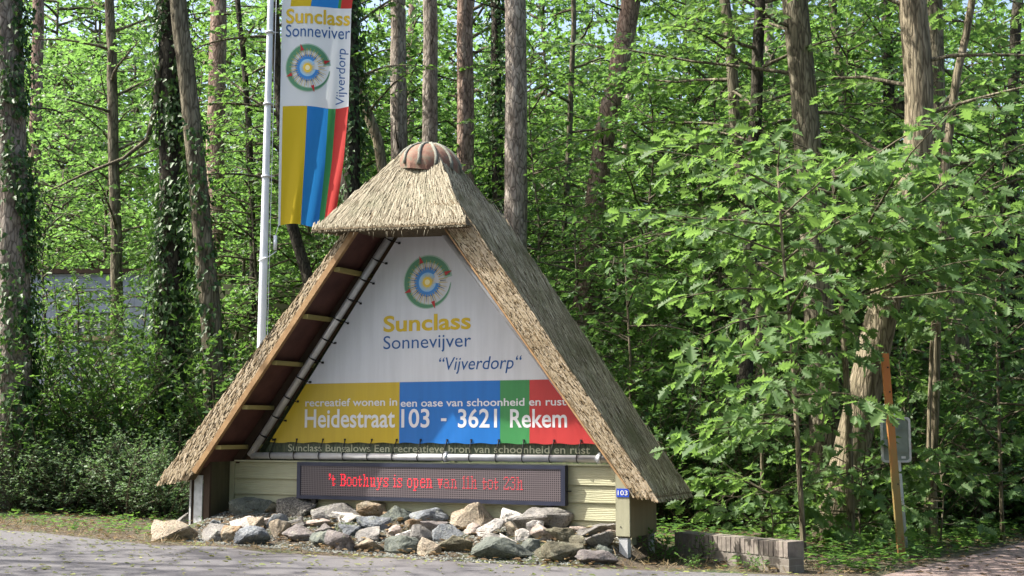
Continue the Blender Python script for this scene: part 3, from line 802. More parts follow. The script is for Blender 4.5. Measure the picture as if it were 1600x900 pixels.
# ------------------------------------------------------------------ rock bed
ROCK = {
 'grey': [(.2, (.13, .13, .13)), (.5, (.24, .235, .23)), (.75, (.36, .35, .34))],
 'blue': [(.2, (.11, .14, .18)), (.5, (.21, .25, .30)), (.8, (.36, .40, .44))],
 'green': [(.2, (.07, .095, .085)), (.5, (.14, .175, .155)), (.8, (.25, .28, .25))],
 'tan': [(.2, (.20, .15, .09)), (.45, (.36, .29, .20)), (.75, (.50, .43, .33))],
 'ochre': [(.2, (.16, .09, .04)), (.45, (.36, .22, .10)), (.62, (.40, .34, .24)), (.8, (.52, .47, .38))],
 'white': [(.2, (.46, .44, .41)), (.5, (.64, .62, .60)), (.8, (.78, .77, .76))],
 'purple': [(.2, (.14, .12, .125)), (.5, (.23, .205, .21)), (.8, (.33, .30, .30))],
 'speckled': [(.36, (.05, .052, .055)), (.47, (.16, .16, .155)), (.56, (.36, .35, .32)), (.7, (.5, .47, .4))],
 'pink': [(.2, (.30, .22, .19)), (.5, (.44, .35, .31)), (.8, (.58, .50, .46))],
 'olive': [(.2, (.09, .085, .05)), (.5, (.17, .16, .10)), (.8, (.30, .28, .19))],
}
def rock_mat(nm, stops):
    m, nt, b = new_mat('rock_' + nm)
    oi = nt.nodes.new('ShaderNodeObjectInfo'); tc = nt.nodes.new('ShaderNodeTexCoord')
    va = nt.nodes.new('ShaderNodeVectorMath'); va.operation = 'MULTIPLY_ADD'
    nt.links.new(oi.outputs['Random'], va.inputs[0]); va.inputs[1].default_value = (37, 19, 53); nt.links.new(tc.outputs['Object'], va.inputs[2])
    v = va.outputs[0]
    a = noise_tex(nt, v, 46 if nm == 'speckled' else 6, 10, .68, .6); fine = noise_tex(nt, v, 55, 6, .7)
    stops = [(p_, tuple(.66 * c_ + .34 * (.96 * sum(q_) / 3 * k_) for c_, k_ in zip(q_, (1.08, 1.0, .90)))) for p_, q_ in stops]
    stops = [(p_, tuple(min(.8, c_ * .86) for c_ in q_)) for p_, q_ in stops]
    col = ramp(nt, a, stops)
    vein = ramp(nt, noise_tex(nt, v, 3.2, 8, .7, 2.0), [(.47, (1, 1, 1)), (.5, (1.35, 1.3, 1.2)), (.53, (1, 1, 1))])
    c = mix_col(nt, col, vein, .6, 'MULTIPLY')
    c = mix_col(nt, c, ramp(nt, fine, [(.36, (.35, .33, .30)), (.5, (1, 1, 1))]), .8, 'MULTIPLY')
    c = mix_col(nt, c, (.30, .31, .22), ramp(nt, noise_tex(nt, v, 12, 8, .75), [(.56, (0, 0, 0)), (.66, (.55, .55, .55))]))
    nt.links.new(c, b.inputs['Base Color']); b.inputs['Roughness'].default_value = .88; b.inputs['Specular IOR Level'].default_value = .25
    ad = nt.nodes.new('ShaderNodeMath'); ad.operation = 'MULTIPLY_ADD'; ad.inputs[1].default_value = .4
    nt.links.new(fine, ad.inputs[0]); nt.links.new(a, ad.inputs[2])
    bump(nt, b, ad.outputs[0], 1.0, .05)
    return m
for k_, st in ROCK.items(): M['rock_' + k_] = rock_mat(k_, st)
def rock_mesh(seed, w, d, h, blocky=.5):
    r = random.Random(seed); bm = bmesh.new()
    for i in range(13 if blocky < .45 else 9):
        a = r.uniform(0, 2 * math.pi); c = r.uniform(-1, 1); q = math.sqrt(1 - c * c)
        p = Vector((q * math.cos(a), q * math.sin(a), c))
        mx = max(abs(p.x), abs(p.y), abs(p.z)); p = p.lerp(p / mx, blocky * .55) * r.uniform(.88, 1.06)
        bm.verts.new(p)
    res = bmesh.ops.convex_hull(bm, input=bm.verts)
    bmesh.ops.delete(bm, geom=[v for v in bm.verts if not v.link_faces], context='VERTS')
    xs = [v.co.copy() for v in bm.verts]
    lo = Vector([min(p[i] for p in xs) for i in range(3)]); hi = Vector([max(p[i] for p in xs) for i in range(3)])
    for v in bm.verts: v.co = Vector([(v.co[i] - lo[i]) / (hi[i] - lo[i]) - .5 for i in range(3)])
    for v in bm.verts: v.co = Vector((v.co.x * w, v.co.y * d, v.co.z * h))
    bmesh.ops.bevel(bm, geom=list(bm.edges), offset=min(w, d, h) * .05, segments=1, affect='EDGES', profile=.6)
    bmesh.ops.triangulate(bm, faces=bm.faces)
    for _ in range(2):
        es = [e for e in bm.edges if e.calc_length() > .035]
        if es: bmesh.ops.subdivide_edges(bm, edges=es, cuts=1, use_grid_fill=True); bmesh.ops.triangulate(bm, faces=[f for f in bm.faces if len(f.verts) > 3])
    off = Vector((seed * 1.7, seed * .3, 0))
    for v in bm.verts:
        n1 = mnoise.noise(v.co * 7 + off); n2 = mnoise.noise(v.co * 22 + off); n3 = mnoise.ridged_multi_fractal(v.co * 6 + off, 1, 2, 3, 1, 2)
        v.co += v.co.normalized() * (n1 * .022 + n2 * .012 - (n3 - 1) * .012)
    me = bpy.data.meshes.new('rock'); bm.to_mesh(me); bm.free()
    me.polygons.foreach_set('use_smooth', [False] * len(me.polygons))
    return me
ROCKS = [  # px centre x, y, width, height, colour, blockiness, label
 (268, 833, 64, 32, 'tan', .5, 'long tan boulder outside the white steel post at the left end'),
 (281, 812, 26, 20, 'grey', .5, 'small grey stone peeping over the tan boulder left of the post'),
 (390, 796, 58, 34, 'green', .4, 'broad mossy green rock leaning on the wall at its left end'),
 (424, 799, 22, 28, 'olive', .6, 'narrow upright olive stone between the mossy green and the speckled rock'),
 (462, 797, 58, 36, 'speckled', .6, 'black and white speckled block below the left end of the display'),
 (525, 802, 72, 32, 'grey', .4, 'wide grey slab on the wall right of the speckled block'),
 (377, 817, 36, 24, 'white', .6, 'cream stone in front of the mossy green rock'),
 (396, 820, 28, 24, 'tan', .6, 'tan wedge touching the cream stone'),
 (392, 806, 24, 12, 'pink', .5, 'pinkish chip lying on top of the cream stone'),
 (361, 812, 20, 18, 'ochre', .5, 'orange stone at the foot of the dark end panel'),
 (414, 815, 16, 12, 'pink', .5, 'pale pink pebble under the narrow olive stone'),
 (434, 813, 32, 20, 'blue', .6, 'bluish tilted stone just below the speckled block'),
 (437, 826, 30, 30, 'tan', .55, 'pitted yellowish stone standing in the middle of the left half'),
 (392, 839, 52, 34, 'blue', .25, 'large rounded blue grey boulder at the road edge near the left post'),
 (362, 836, 30, 28, 'ochre', .3, 'round brown stone squeezed left of the rounded blue grey boulder'),
 (333, 835, 52, 28, 'grey', .4, 'low pale grey boulder right beside the white steel post'),
 (340, 819, 28, 14, 'blue', .5, 'flat bluish stone behind the low pale grey boulder'),
 (469, 834, 48, 28, 'purple', .3, 'smooth purple grey boulder below the speckled block'),
 (461, 818, 26, 18, 'grey', .7, 'small angular grey stone on the purple grey boulder'),
 (490, 819, 44, 16, 'pink', .6, 'flat beige slab in front of the white quartz'),
 (540, 812, 76, 22, 'white', .7, 'bright white quartz lump under the display'),
 (505, 843, 44, 26, 'green', .35, 'dark greenish stone right of the smooth purple grey boulder'),
 (535, 849, 48, 30, 'purple', .5, 'coarse brown grey boulder at the road edge below the white quartz'),
 (512, 829, 40, 16, 'purple', .6, 'flat mauve slab between the quartz and the greenish stone'),
 (547, 829, 36, 18, 'blue', .7, 'slate blue wedge below the white quartz'),
 (582, 797, 44, 28, 'ochre', .7, 'rusty orange split rock on the wall under the display'),
 (616, 803, 46, 28, 'green', .5, 'greenish rock behind the rusty honey coloured one'),
 (618, 815, 36, 28, 'ochre', .6, 'honey brown rock with a crack right of the blue grey blade'),
 (580, 819, 48, 28, 'blue', .6, 'blue grey blade shaped rock leaning on the rusty orange one'),
 (668, 809, 60, 32, 'blue', .25, 'big smooth pale blue boulder against the wall below mid display'),
 (574, 837, 38, 26, 'grey', .5, 'plain grey stone in front of the blue grey blade'),
 (616, 830, 26, 20, 'pink', .3, 'small round pinkish stone below the honey brown rock'),
 (581, 853, 46, 24, 'tan', .6, 'tan and olive wedge on the road edge in the middle'),
 (627, 853, 50, 30, 'green', .4, 'dark green pointed boulder at the road edge in the middle'),
 (636, 837, 34, 20, 'white', .6, 'pale bluish white stone just above the dark green pointed boulder'),
 (665, 837, 46, 30, 'grey', .5, 'mottled grey rock in front of the big smooth pale blue boulder'),
 (683, 823, 44, 18, 'purple', .5, 'purple brown slab at the foot of the big smooth pale blue boulder'),
 (645, 821, 22, 16, 'ochre', .6, 'small brown chip left of the purple brown slab'),
 (671, 856, 36, 30, 'tan', .5, 'rough sandy boulder on the road edge beside the dark green pointed one'),
 (712, 852, 52, 32, 'olive', .6, 'craggy dark grey boulder right of the rough sandy one'),
 (745, 806, 76, 40, 'tan', .6, 'biggest cream and brown rock on the wall under the display'),
 (706, 832, 52, 26, 'blue', .7, 'long bluish slab sloping down from the biggest cream rock'),
 (768, 825, 40, 30, 'white', .7, 'sharp white rock right below the biggest cream one'),
 (738, 826, 32, 20, 'pink', .6, 'beige stone left of the sharp white rock'),
 (803, 809, 42, 30, 'white', .6, 'whitish rock with ochre stains right of the biggest cream one'),
 (852, 813, 84, 34, 'grey', .4, 'largest flat grey slab under the right end of the display'),
 (802, 829, 26, 22, 'tan', .6, 'cream orange stone below the ochre stained whitish rock'),
 (836, 826, 24, 26, 'white', .8, 'cubic whitish stone in front of the largest grey slab'),
 (773, 841, 36, 16, 'grey', .8, 'flat grey block lying on the big blue green boulder'),
 (796, 842, 24, 16, 'white', .8, 'small pale block on top of the big blue green boulder'),
 (820, 838, 26, 16, 'white', .7, 'chalky fragment between the blue green boulder and the lilac rock'),
 (785, 858, 90, 38, 'green', .2, 'biggest blue green boulder at the road edge'),
 (852, 834, 44, 26, 'pink', .6, 'lilac rock with a slanted top at the foot of the largest grey slab'),
 (876, 841, 46, 30, 'olive', .7, 'mossy angular rock above the dark block with a yellow end'),
 (866, 863, 76, 34, 'olive', .6, 'dark block with a mossy yellow end at the road edge on the right'),
 (826, 852, 34, 22, 'green', .6, 'dull green stone behind the dark block at the road edge'),
 (912, 833, 44, 16, 'pink', .5, 'pink flat rock below the sunlit weatherboards'),
 (936, 829, 56, 16, 'grey', .4, 'long grey rock against the sunlit weatherboards'),
 (906, 848, 22, 24, 'olive', .4, 'yellow green stone right of the mossy angular rock'),
 (936, 846, 54, 26, 'grey', .5, 'grey boulder with a dark hollow beside the right post'),
 (956, 836, 30, 16, 'pink', .6, 'cream chip tucked behind the right post'),
 (932, 872, 60, 20, 'purple', .3, 'long dark flat stone at the road edge next to the right post'),
 (945, 860, 26, 16, 'green', .6, 'small greenish wedge lying over the long dark flat stone'),
]
for i, (px, py, w, h, colr, blk, lab) in enumerate(ROCKS):
    P = on_ground(px, py + h * .38)
    u_, n_ = loc_un(P[0], P[1])
    n_max = -.13 - w * 13.3 / F_PX * .30
    if n_ > n_max:
        u_, zq = on_sign(px, py + h * .38, n_max); q = S0 + SU * u_ + SN * n_max; P = np.array([q[0], q[1], zq])
    dpt = P[1]; mpp = dpt / F_PX
    W, H_ = w * mpp * 1.2, h * mpp * 1.22
    D = W * .62
    me = rock_mesh(417 + i * 3, W, D, H_, blk); me.materials.append(M['rock_' + colr])
    o = link('rock', me)
    z = ground_z(P[0], P[1] + D * .25)
    zc = atd(px, py, P[1] + D * .1)[2]
    o.location = (P[0], P[1] + D * .2, zc - H_ * .04)
    rr = random.Random(i)
    o.rotation_euler = (0, rr.uniform(-.12, .12), rr.uniform(-.25, .25) - .1)
    tag(o, lab, 'rock', 'rocks heaped along the foot of the sign')

# fine gravel and rock crumbs between the rocks
def scatter_mesh(name, pts, size, mat, seed, flatz=.5):
    r = np.random.default_rng(seed); n = len(pts)
    base = np.array([(1, 0, 0), (-.5, .87, 0), (-.5, -.87, 0), (0, 0, 1.0), (0, 0, -.6)])
    fb = np.array([(0, 1, 3), (1, 2, 3), (2, 0, 3), (1, 0, 4), (2, 1, 4), (0, 2, 4)])
    s = size * r.uniform(.4, 1.3, (n, 1, 1)); a = r.uniform(0, 6.28, n)
    q = base[None] * r.uniform(.6, 1.2, (n, 5, 3)) * s * np.array([1, 1, flatz])
    ca, sa = np.cos(a)[:, None], np.sin(a)[:, None]
    x = q[..., 0] * ca - q[..., 1] * sa; y = q[..., 0] * sa + q[..., 1] * ca
    vs = np.stack([x, y, q[..., 2]], -1) + np.array(pts)[:, None]
    fs = (fb[None] + (np.arange(n) * 5)[:, None, None]).reshape(-1, 3)
    me = bpy.data.meshes.new(name); me.from_pydata(vs.reshape(-1, 3).tolist(), [], fs.tolist()); me.materials.append(mat)
    return link(name, me)
M['gravel'] = leaf_mat('gravel', [(0, (.10, .11, .10)), (.5, (.20, .21, .19)), (1, (.36, .34, .30))], (.1, .1, .1), .0, .85, .2)
r = np.random.default_rng(3); pts = []
for _ in range(7000):
    u_, n_ = r.uniform(-2.6, 2.25), r.uniform(-1.35, -.1)
    q = S0 + SU * u_ + SN * n_
    if q[1] > edge_y(q[0]) - .05 * r.random(): pts.append((q[0], q[1], ground_z(q[0], q[1]) + .004))
tag(scatter_mesh('gravel', pts, .018, M['gravel'], 4), kind='stuff')

# ------------------------------------------------------------------ flagpole and banner flag
FD = 15.3
M['pole_white'] = pm('pole_white', [(.3, (.56, .60, .66)), (.7, (.68, .72, .77))], 4, .4, .04)
M['f_white'] = leaf_mat('f_white', [(0, (.62, .66, .70)), (1, (.62, .66, .70))], (.7, .72, .74), .3, .6, .2)
def cloth(name, c, t): return leaf_mat(name, [(0, c), (1, c)], t, .3, .65, .2)
FM = {'white': M['f_white'], 'yellow': cloth('f_yellow', (.50, .37, .015), (.6, .48, .03)), 'blue': cloth('f_blue', (.02, .17, .50), (.03, .25, .6)),
      'green': cloth('f_green', (.035, .20, .065), (.06, .3, .08)), 'red': cloth('f_red', (.44, .035, .03), (.6, .05, .04))}
pb = atd(408, 560, FD); pt = atd(423, 0, FD)
pole = thing('flagpole', 'tall tapered white flagpole standing behind the thatched sign', 'flagpole', (pb[0] - .01, FD, ground_z(pb[0], FD)))
dx = (pt[0] - pb[0]) / (pt[2] - pb[2])
HP = 7.9
pxy = lambda z: (pb[0] + dx * (z - pb[2])) - pole.location.x
k = MB(); k.tube([(pxy(z), 0, z - pole.location.z) for z in np.linspace(0.0, HP, 12)], [.062 - .0028 * i for i in range(12)], 16); k.build('mast', M['pole_white'], pole)
k = MB(); k.tube([(pxy(HP), 0, HP - pole.location.z), (pxy(HP), 0, HP + .06 - pole.location.z)], [.05, .02], 12); k.build('pole_cap', M['pole_white'], pole)
ZA = 6.98
k = MB(); k.tube([(pxy(z) + .072, -.02, z - pole.location.z) for z in np.linspace(1.1, ZA, 8)], .004, 5); k.build('halyard', M['pole_white'], pole)
for z_ in (4.45, 5.35, 6.25):
    k = MB(); k.tube([(pxy(z_), 0, z_ - pole.location.z - .012), (pxy(z_), 0, z_ - pole.location.z + .012)], .058, 14); k.tube([(pxy(z_) + .05, -.01, z_ - pole.location.z), (pxy(z_) + .105, -.005, z_ - pole.location.z)], .006, 6); k.build('ring_fitting', M['galv_rough'], pole)
k = MB(); k.tube([(pxy(ZA), 0, ZA - pole.location.z), (pxy(ZA) + 1.0, 0, ZA - pole.location.z)], .014, 8); k.build('banner_arm', M['pole_white'], pole)
k = MB(); zc = atd(410, 404, FD)[2]
for j, a in enumerate(np.linspace(0, math.pi * 2, 5)[:1]): k.tube([(pxy(zc) - .055, -.03, zc - pole.location.z - .03), (pxy(zc), -.066, zc - pole.location.z - .01), (pxy(zc) + .07, -.03, zc - pole.location.z + .02), (pxy(zc) + .15, 0, zc - pole.location.z + .09)], .006, 6)
k.build('cord', M['pole_white'], pole)
flag = thing('banner_flag', 'tall vertical banner flag with sun emblem and coloured stripes on the white pole', 'flag', (0, 0, 0))
fl_l = [(434, 352), (437, 180), (440, 12)]
zb_ = atd(434, 352, FD)[2]; zt_ = ZA - .02
xl = lambda z: np.interp(z, [zb_, atd(437, 180, FD)[2], atd(440, 12, FD)[2], ZA], [atd(434, 352, FD)[0], atd(437, 180, FD)[0], atd(440, 12, FD)[0], atd(441.5, 0, FD)[0] + .03])
wid = lambda z: np.interp(z, [zb_, atd(0, 250, FD)[2], atd(0, 170, FD)[2], atd(0, 0, FD)[2], ZA], [.70, .80, .845, .86, .87])
def fpt(s, z, lay=0):
    # s across 0..1, z world height; gentle vertical folds that deepen to the free lower edge
    t = (zt_ - z) / (zt_ - zb_)
    amp = .026 + .075 * t
    y = FD + amp * math.sin(2 * math.pi * (1.35 * s + .35 * t) + .6) * (.25 + .75 * s) + .014 * math.sin(13 * s + 7 * t) * (.3 + t)
    zz = z - .035 * s * (1 - t) * 1.0 + .012 * math.sin(6 * s) * t
    return (float(xl(z) + s * wid(z)), y - .004 * lay, zz)
def fgrid(mb, s0, s1, z0, z1, m, lay=0, ns=14, nz=40):
    vs = [fpt(s0 + (s1 - s0) * i / ns, z0 + (z1 - z0) * j / nz, lay) for j in range(nz + 1) for i in range(ns + 1)]
    mb.add(vs, [(j * (ns + 1) + i, j * (ns + 1) + i + 1, (j + 1) * (ns + 1) + i + 1, (j + 1) * (ns + 1) + i) for j in range(nz) for i in range(ns)], m, True)
z_a, z_b = atd(440, 166, FD)[2], atd(445, 9, FD)[2]
fm = MB()
fgrid(fm, 0, .04, zb_, z_b, 0, ns=3); fgrid(fm, .04, 1, z_a, z_b, 0)
st = [(.04, .40, 1), (.40, .69, 2), (.69, .80, 3), (.80, 1.0, 4)]
for a, b, m in st: fgrid(fm, a, b, zb_, z_a, m, ns=8)
st2 = [(.12, .42, 1), (.42, .80, 2), (.80, .84, 3), (.84, 1.0, 4)]
for a, b, m in st2: fgrid(fm, a, b, z_b, zt_, m, ns=6, nz=10)
fgrid(fm, 0, .12, z_b, zt_, 0, ns=3, nz=10)
fcl = fm.build('cloth', [FM['white'], FM['yellow'], FM['blue'], FM['green'], FM['red']], flag)
def flag_mesh(name, v, f, mat, lay=1):
    # v in (s, z): cut into narrow strips so that it follows the folds
    bm = bmesh.new(); bv = [bm.verts.new((p[0], p[1], 0)) for p in v]
    for q in f:
        try: bm.faces.new([bv[i] for i in q])
        except ValueError: pass
    for i in range(1, 40):
        bmesh.ops.bisect_plane(bm, geom=bm.verts[:] + bm.edges[:] + bm.faces[:], plane_co=(i / 40, 0, 0), plane_no=(1, 0, 0))
    for vv in bm.verts: vv.co = fpt(vv.co.x, vv.co.y, lay)
    me = bpy.data.meshes.new(name); bm.to_mesh(me); bm.free(); me.materials.append(mat)
    return link(name, me, fcl)
mz = FD / F_PX
def pz(py): return atd(490, py, FD)[2]
v, f = fit_text('Sunclass', .065, .985, pz(36), pz(13) - pz(36), .022); flag_mesh('lettering', v, f, M['ink_gold'])
v, f = fit_text('Sonneviver', .065, .99, pz(57), pz(38) - pz(57)); flag_mesh('lettering', v, f, M['ink_blue'])
v, f = fit_text('Vijverdorp', 0, 1, 0, .1)
v2, f2 = fit_text('Vijverdorp', pz(160), pz(72), 0, .115, 0, .2)
flag_mesh('lettering', [(.93 - p[1] / .86, p[0]) for p in v2], f2, M['ink_blue'])
ecs, ecz, er = .395, pz(106), .27
def emb_flag(x, y, l): return fpt(ecs + x * er / .86 * .97, ecz + y * er * 1.06, 1.0 + l * .35)
build_emblem(fcl, emb_flag)
k = MB(); wt = atd(430, 379, FD)
k.tube([(wt[0], FD, wt[2] - .09), (wt[0], FD, wt[2] + .085)], .022, 10); k.build('weight', M['pole_white'], flag)
k = MB(); k.tube([(wt[0], FD, wt[2] + .085), (xl(zb_) + .01, FD, zb_)], .004, 5); k.build('tie_cord', M['pole_white'], flag)

# ------------------------------------------------------------------ low brick wall, back of a road sign, leaning orange post
def brick_mat(name, c1, c2, mortar, scale, bw=.5, rh=.25, paint=None):
    m, nt, b = new_mat(name)
    tc = nt.nodes.new('ShaderNodeTexCoord'); sep = nt.nodes.new('ShaderNodeSeparateXYZ'); cb = nt.nodes.new('ShaderNodeCombineXYZ')
    nt.links.new(tc.outputs['Object'], sep.inputs[0])
    ad = nt.nodes.new('ShaderNodeMath'); ad.operation = 'ADD'; nt.links.new(sep.outputs[0], ad.inputs[0]); nt.links.new(sep.outputs[1], ad.inputs[1])
    nt.links.new(ad.outputs[0], cb.inputs[0]); nt.links.new(sep.outputs[2], cb.inputs[1])
    br = nt.nodes.new('ShaderNodeTexBrick'); br.inputs['Scale'].default_value = scale; br.inputs['Brick Width'].default_value = bw; br.inputs['Row Height'].default_value = rh
    br.inputs['Color1'].default_value = (*c1, 1); br.inputs['Color2'].default_value = (*c2, 1); br.inputs['Mortar'].default_value = (*mortar, 1)
    br.inputs['Mortar Size'].default_value = .012 if paint is None else .008
    nt.links.new(cb.outputs[0], br.inputs['Vector'])
    n = noise_tex(nt, coords(nt), 5, 7, .7)
    c = mix_col(nt, br.outputs['Color'], ramp(nt, n, [(.3, (.55, .55, .5)), (.6, (1, 1, 1))]), .85, 'MULTIPLY')
    nt.links.new(c, b.inputs['Base Color']); b.inputs['Roughness'].default_value = .85
    bump(nt, b, br.outputs['Fac'], -.5, .01)
    return m
wa = on_ground(1233, 896, ground_plane); wb = S0 + SU * 2.42 + SN * .42
wdir = np.array([wb[0] - wa[0], wb[1] - wa[1]]); WL = np.linalg.norm(wdir); wang = math.atan2(wdir[1], wdir[0])
bw_ = thing('brick_garden_wall', 'low weathered brick wall with upright coping bricks right of the shelter', 'brick wall', (wa[0], wa[1], ground_plane(wa[0], wa[1])), wang)
M['low_brick'] = brick_mat('low_brick', (.15, .13, .11), (.235, .205, .175), (.28, .265, .23), 5.0, .95, .31)
M['cope_brick'] = pm('cope_brick', [(.3, (.12, .105, .09)), (.55, (.22, .19, .165)), (.7, (.16, .16, .11))], 9, .85, .5)
k = MB(); k.box(0, WL, -.20, 0, -.2, .135); k.build('wall_body', M['low_brick'], bw_)
k = MB(); x = .0; rr = random.Random(5)
while x < WL - .06:
    wd = .053; k.box(x + .004, x + wd, -.205 - rr.uniform(0, .006), .004 + rr.uniform(0, .006), .138, .272 + rr.uniform(-.004, .004)); x += wd + .005
k.build('coping_course', M['cope_brick'], bw_)
k = MB(); k.box(.006, WL - .05, -.195, -.006, .134, .264); k.build('coping_mortar', pm('mortar_grey', [(.3, (.22, .21, .18)), (.7, (.34, .33, .29))], 20, .9, .4), bw_)

OD = 13.0
ob = on_ground(1411, 873, ground_plane); ot = atd(1383, 552, ob[1] - .05)
def worn_mat():
    m, nt, b_ = new_mat('orange_worn')
    v = coords(nt, (1, 1, .35)); n = noise_tex(nt, v, 5, 6, .7)
    sep = nt.nodes.new('ShaderNodeSeparateXYZ'); nt.links.new(coords(nt), sep.inputs[0])
    ma = nt.nodes.new('ShaderNodeMath'); ma.operation = 'MULTIPLY_ADD'; ma.inputs[1].default_value = .26; nt.links.new(sep.outputs[2], ma.inputs[0]); nt.links.new(n, ma.inputs[2])
    nt.links.new(ramp(nt, ma.outputs[0], [(.45, (.21, .10, .035)), (.58, (.20, .165, .06)), (.74, (.25, .16, .05)), (.98, (.36, .125, .03))]), b_.inputs['Base Color'])
    b_.inputs['Roughness'].default_value = .65; bump(nt, b_, noise_tex(nt, v, 25, 5), .35, .01)
    return m
M['orange_worn'] = worn_mat()
op = thing('leaning_post', 'leaning orange painted steel bar with flaking paint at the lane corner', 'post', tuple(ob))
k = MB(); d_ = Vector(ot) - Vector(ob); d_n = d_.normalized()
for (x0, x1, y0, y1) in ((-.036, .036, -.006, .0), (-.036, -.029, .0005, .045)):
    lo = [(x0, y0, -.15), (x1, y0, -.15), (x1, y1, -.15), (x0, y1, -.15)]
    hi_ = [(p[0] + d_.x, p[1] + d_.y, d_.z) for p in lo]
    k.hexa(lo + hi_)
k.build('bar', M['orange_worn'], op)
for t in (.93, .81, .66, .645, .36):
    q = d_ * t; kk = MB(); kk.tube([(q.x + .012 * (-1) ** int(t * 50), q.y - .0065, q.z), (q.x + .012 * (-1) ** int(t * 50), q.y - .0105, q.z)], .009, 8); kk.build('bolt_hole', M['black_metal'], op)
# traffic sign seen from behind
RD = ob[1] + .55
rc_ = atd(1399, 687, RD); rm = RD / F_PX
gz = ground_z(rc_[0], RD)
rs = thing('road_sign', 'grey back of a small rounded road sign behind the leaning orange bar', 'road sign', (rc_[0], RD, gz), .0)
M['sign_back'] = pm('sign_back', [(.3, (.15, .19, .17)), (.6, (.24, .28, .26)), (.75, (.19, .22, .15))], 5, .55, .1, metal=.3)
def rrect(w, h, r_, n=6):
    out = []
    for cx_, cy_, a0 in ((w - r_, h - r_, 0), (-w + r_, h - r_, 90), (-w + r_, -h + r_, 180), (w - r_, -h + r_, 270)):
        for i in range(n + 1):
            a = math.radians(a0 + 90 * i / n); out.append((cx_ + r_ * math.cos(a), cy_ + r_ * math.sin(a)))
    return out
zc_ = rc_[2] - gz; w_, h_ = 23 * rm, 35 * rm
k = MB(); k.prism([(x, zc_ + z) for x, z in rrect(w_ - .004, h_ - .004, .035)], -.012, -.002); o = k.build('panel', M['sign_back'], rs); fix_normals(o.data)
outer, inner = rrect(w_, h_, .04), rrect(w_ - .022, h_ - .022, .03)
n_ = len(outer); k = MB()
k.add([(x, -.0265, zc_ + z) for x, z in outer] + [(x, -.0265, zc_ + z) for x, z in inner] + [(x, .004, zc_ + z) for x, z in outer] + [(x, -.0125, zc_ + z) for x, z in inner],
      [(i, (i + 1) % n_, n_ + (i + 1) % n_, n_ + i) for i in range(n_)] + [((i + 1) % n_, i, 2 * n_ + i, 2 * n_ + (i + 1) % n_) for i in range(n_)] + [(n_ + i, n_ + (i + 1) % n_, 3 * n_ + (i + 1) % n_, 3 * n_ + i) for i in range(n_)])
o = k.build('rim', M['galv_rough'], rs); fix_normals(o.data)
for i, z in enumerate((.12, -.12)):
    k = MB(); k.box(-w_ * .8, w_ * .8, -.0255, -.0125, zc_ + z - .012, zc_ + z + .012); k.build('stiffener', M['sign_back'], rs)
k = MB(); k.box(.055, .10, -.0145, -.0125, zc_ - .20, zc_ - .175); k.build('sticker', M['ink_white'], rs)
k = MB(); k.tube([(.10, .05, -.1), (.03, .028, zc_ - .1), (-.005, .028, zc_ + .3)], .021, 10); k.build('sign_post', M['pole_white'], rs)

# ------------------------------------------------------------------ painted building half hidden on the left
BD = 23.0
M['blue_brick'] = brick_mat('painted_blue_brick', (.30, .34, .46), (.35, .39, .51), (.24, .27, .38), 1.45, .62, .27, paint=1)
M['beige_wall'] = pm('beige_render', [(.3, (.24, .22, .15)), (.7, (.36, .33, .23))], 2.5, .85, .2)
M['window_glass'] = pm('window_glass', [(.3, (.16, .18, .19)), (.7, (.34, .36, .37))], 2, .15, 0, spec=.6)
M['win_white'] = flat('window_white', (.45, .46, .47), .5)
M['sill_tan'] = pm('sill_tan', [(.3, (.26, .19, .11)), (.7, (.36, .28, .18))], 8, .7, .2)
bx0, bx1 = atd(-150, 500, BD)[0], atd(246, 500, BD)[0]
bz = atd(150, 428, BD)[2]
bd = thing('painted_building', 'flat roofed building of pale blue painted brick half hidden behind the left shrubs', 'building', (bx1, BD, ground_z(bx1, BD) - .3))
lz = lambda z: z - bd.location.z
wx0, wx1 = atd(90, 500, BD)[0] - bx1, atd(192, 500, BD)[0] - bx1
wz0, wz1 = lz(atd(0, 524, BD)[2]), lz(atd(0, 488, BD)[2])
LX = bx0 - bx1
k = MB()
k.box(LX, wx0, 0, .3, 0, lz(bz)); k.box(wx1, 0, 0, .3, 0, lz(bz)); k.box(wx0, wx1, 0, .3, 0, wz0); k.box(wx0, wx1, 0, .3, wz1, lz(bz)); k.box(-.3, -.004, .305, 4, 0, lz(bz)); k.box(LX, -.31, 3.7, 4, 0, lz(bz))
k.build('wall', M['blue_brick'], bd)
k = MB(); k.box(LX - .08, .08, -.08, 4.1, lz(bz) + .003, lz(bz) + .09); k.build('roof', M['brown_board'], bd)
wf = MB()
for x in np.linspace(wx0, wx1 - .05, 9): wf.box(x, x + .045, .06, .10, wz0 + .004, wz1 - .004)
wf.box(wx0 + .05, wx1 - .06, .065, .095, wz1 - .16, wz1 - .12)
wfo = wf.build('window', M['win_white'], bd)
k = MB(); k.box(wx0, wx1, .13, .14, wz0, wz1); k.build('pane', M['window_glass'], wfo)
k = MB(); k.box(wx0 - .1, wx1 + .1, -.07, .05, wz0 - .10, wz0 - .004); k.build('sill', M['sill_tan'], wfo)
k = MB(); k.box(.01, 3.2, 1.2, 1.5, 0, lz(bz) - .05); k.build('beige_wall', M['beige_wall'], bd)

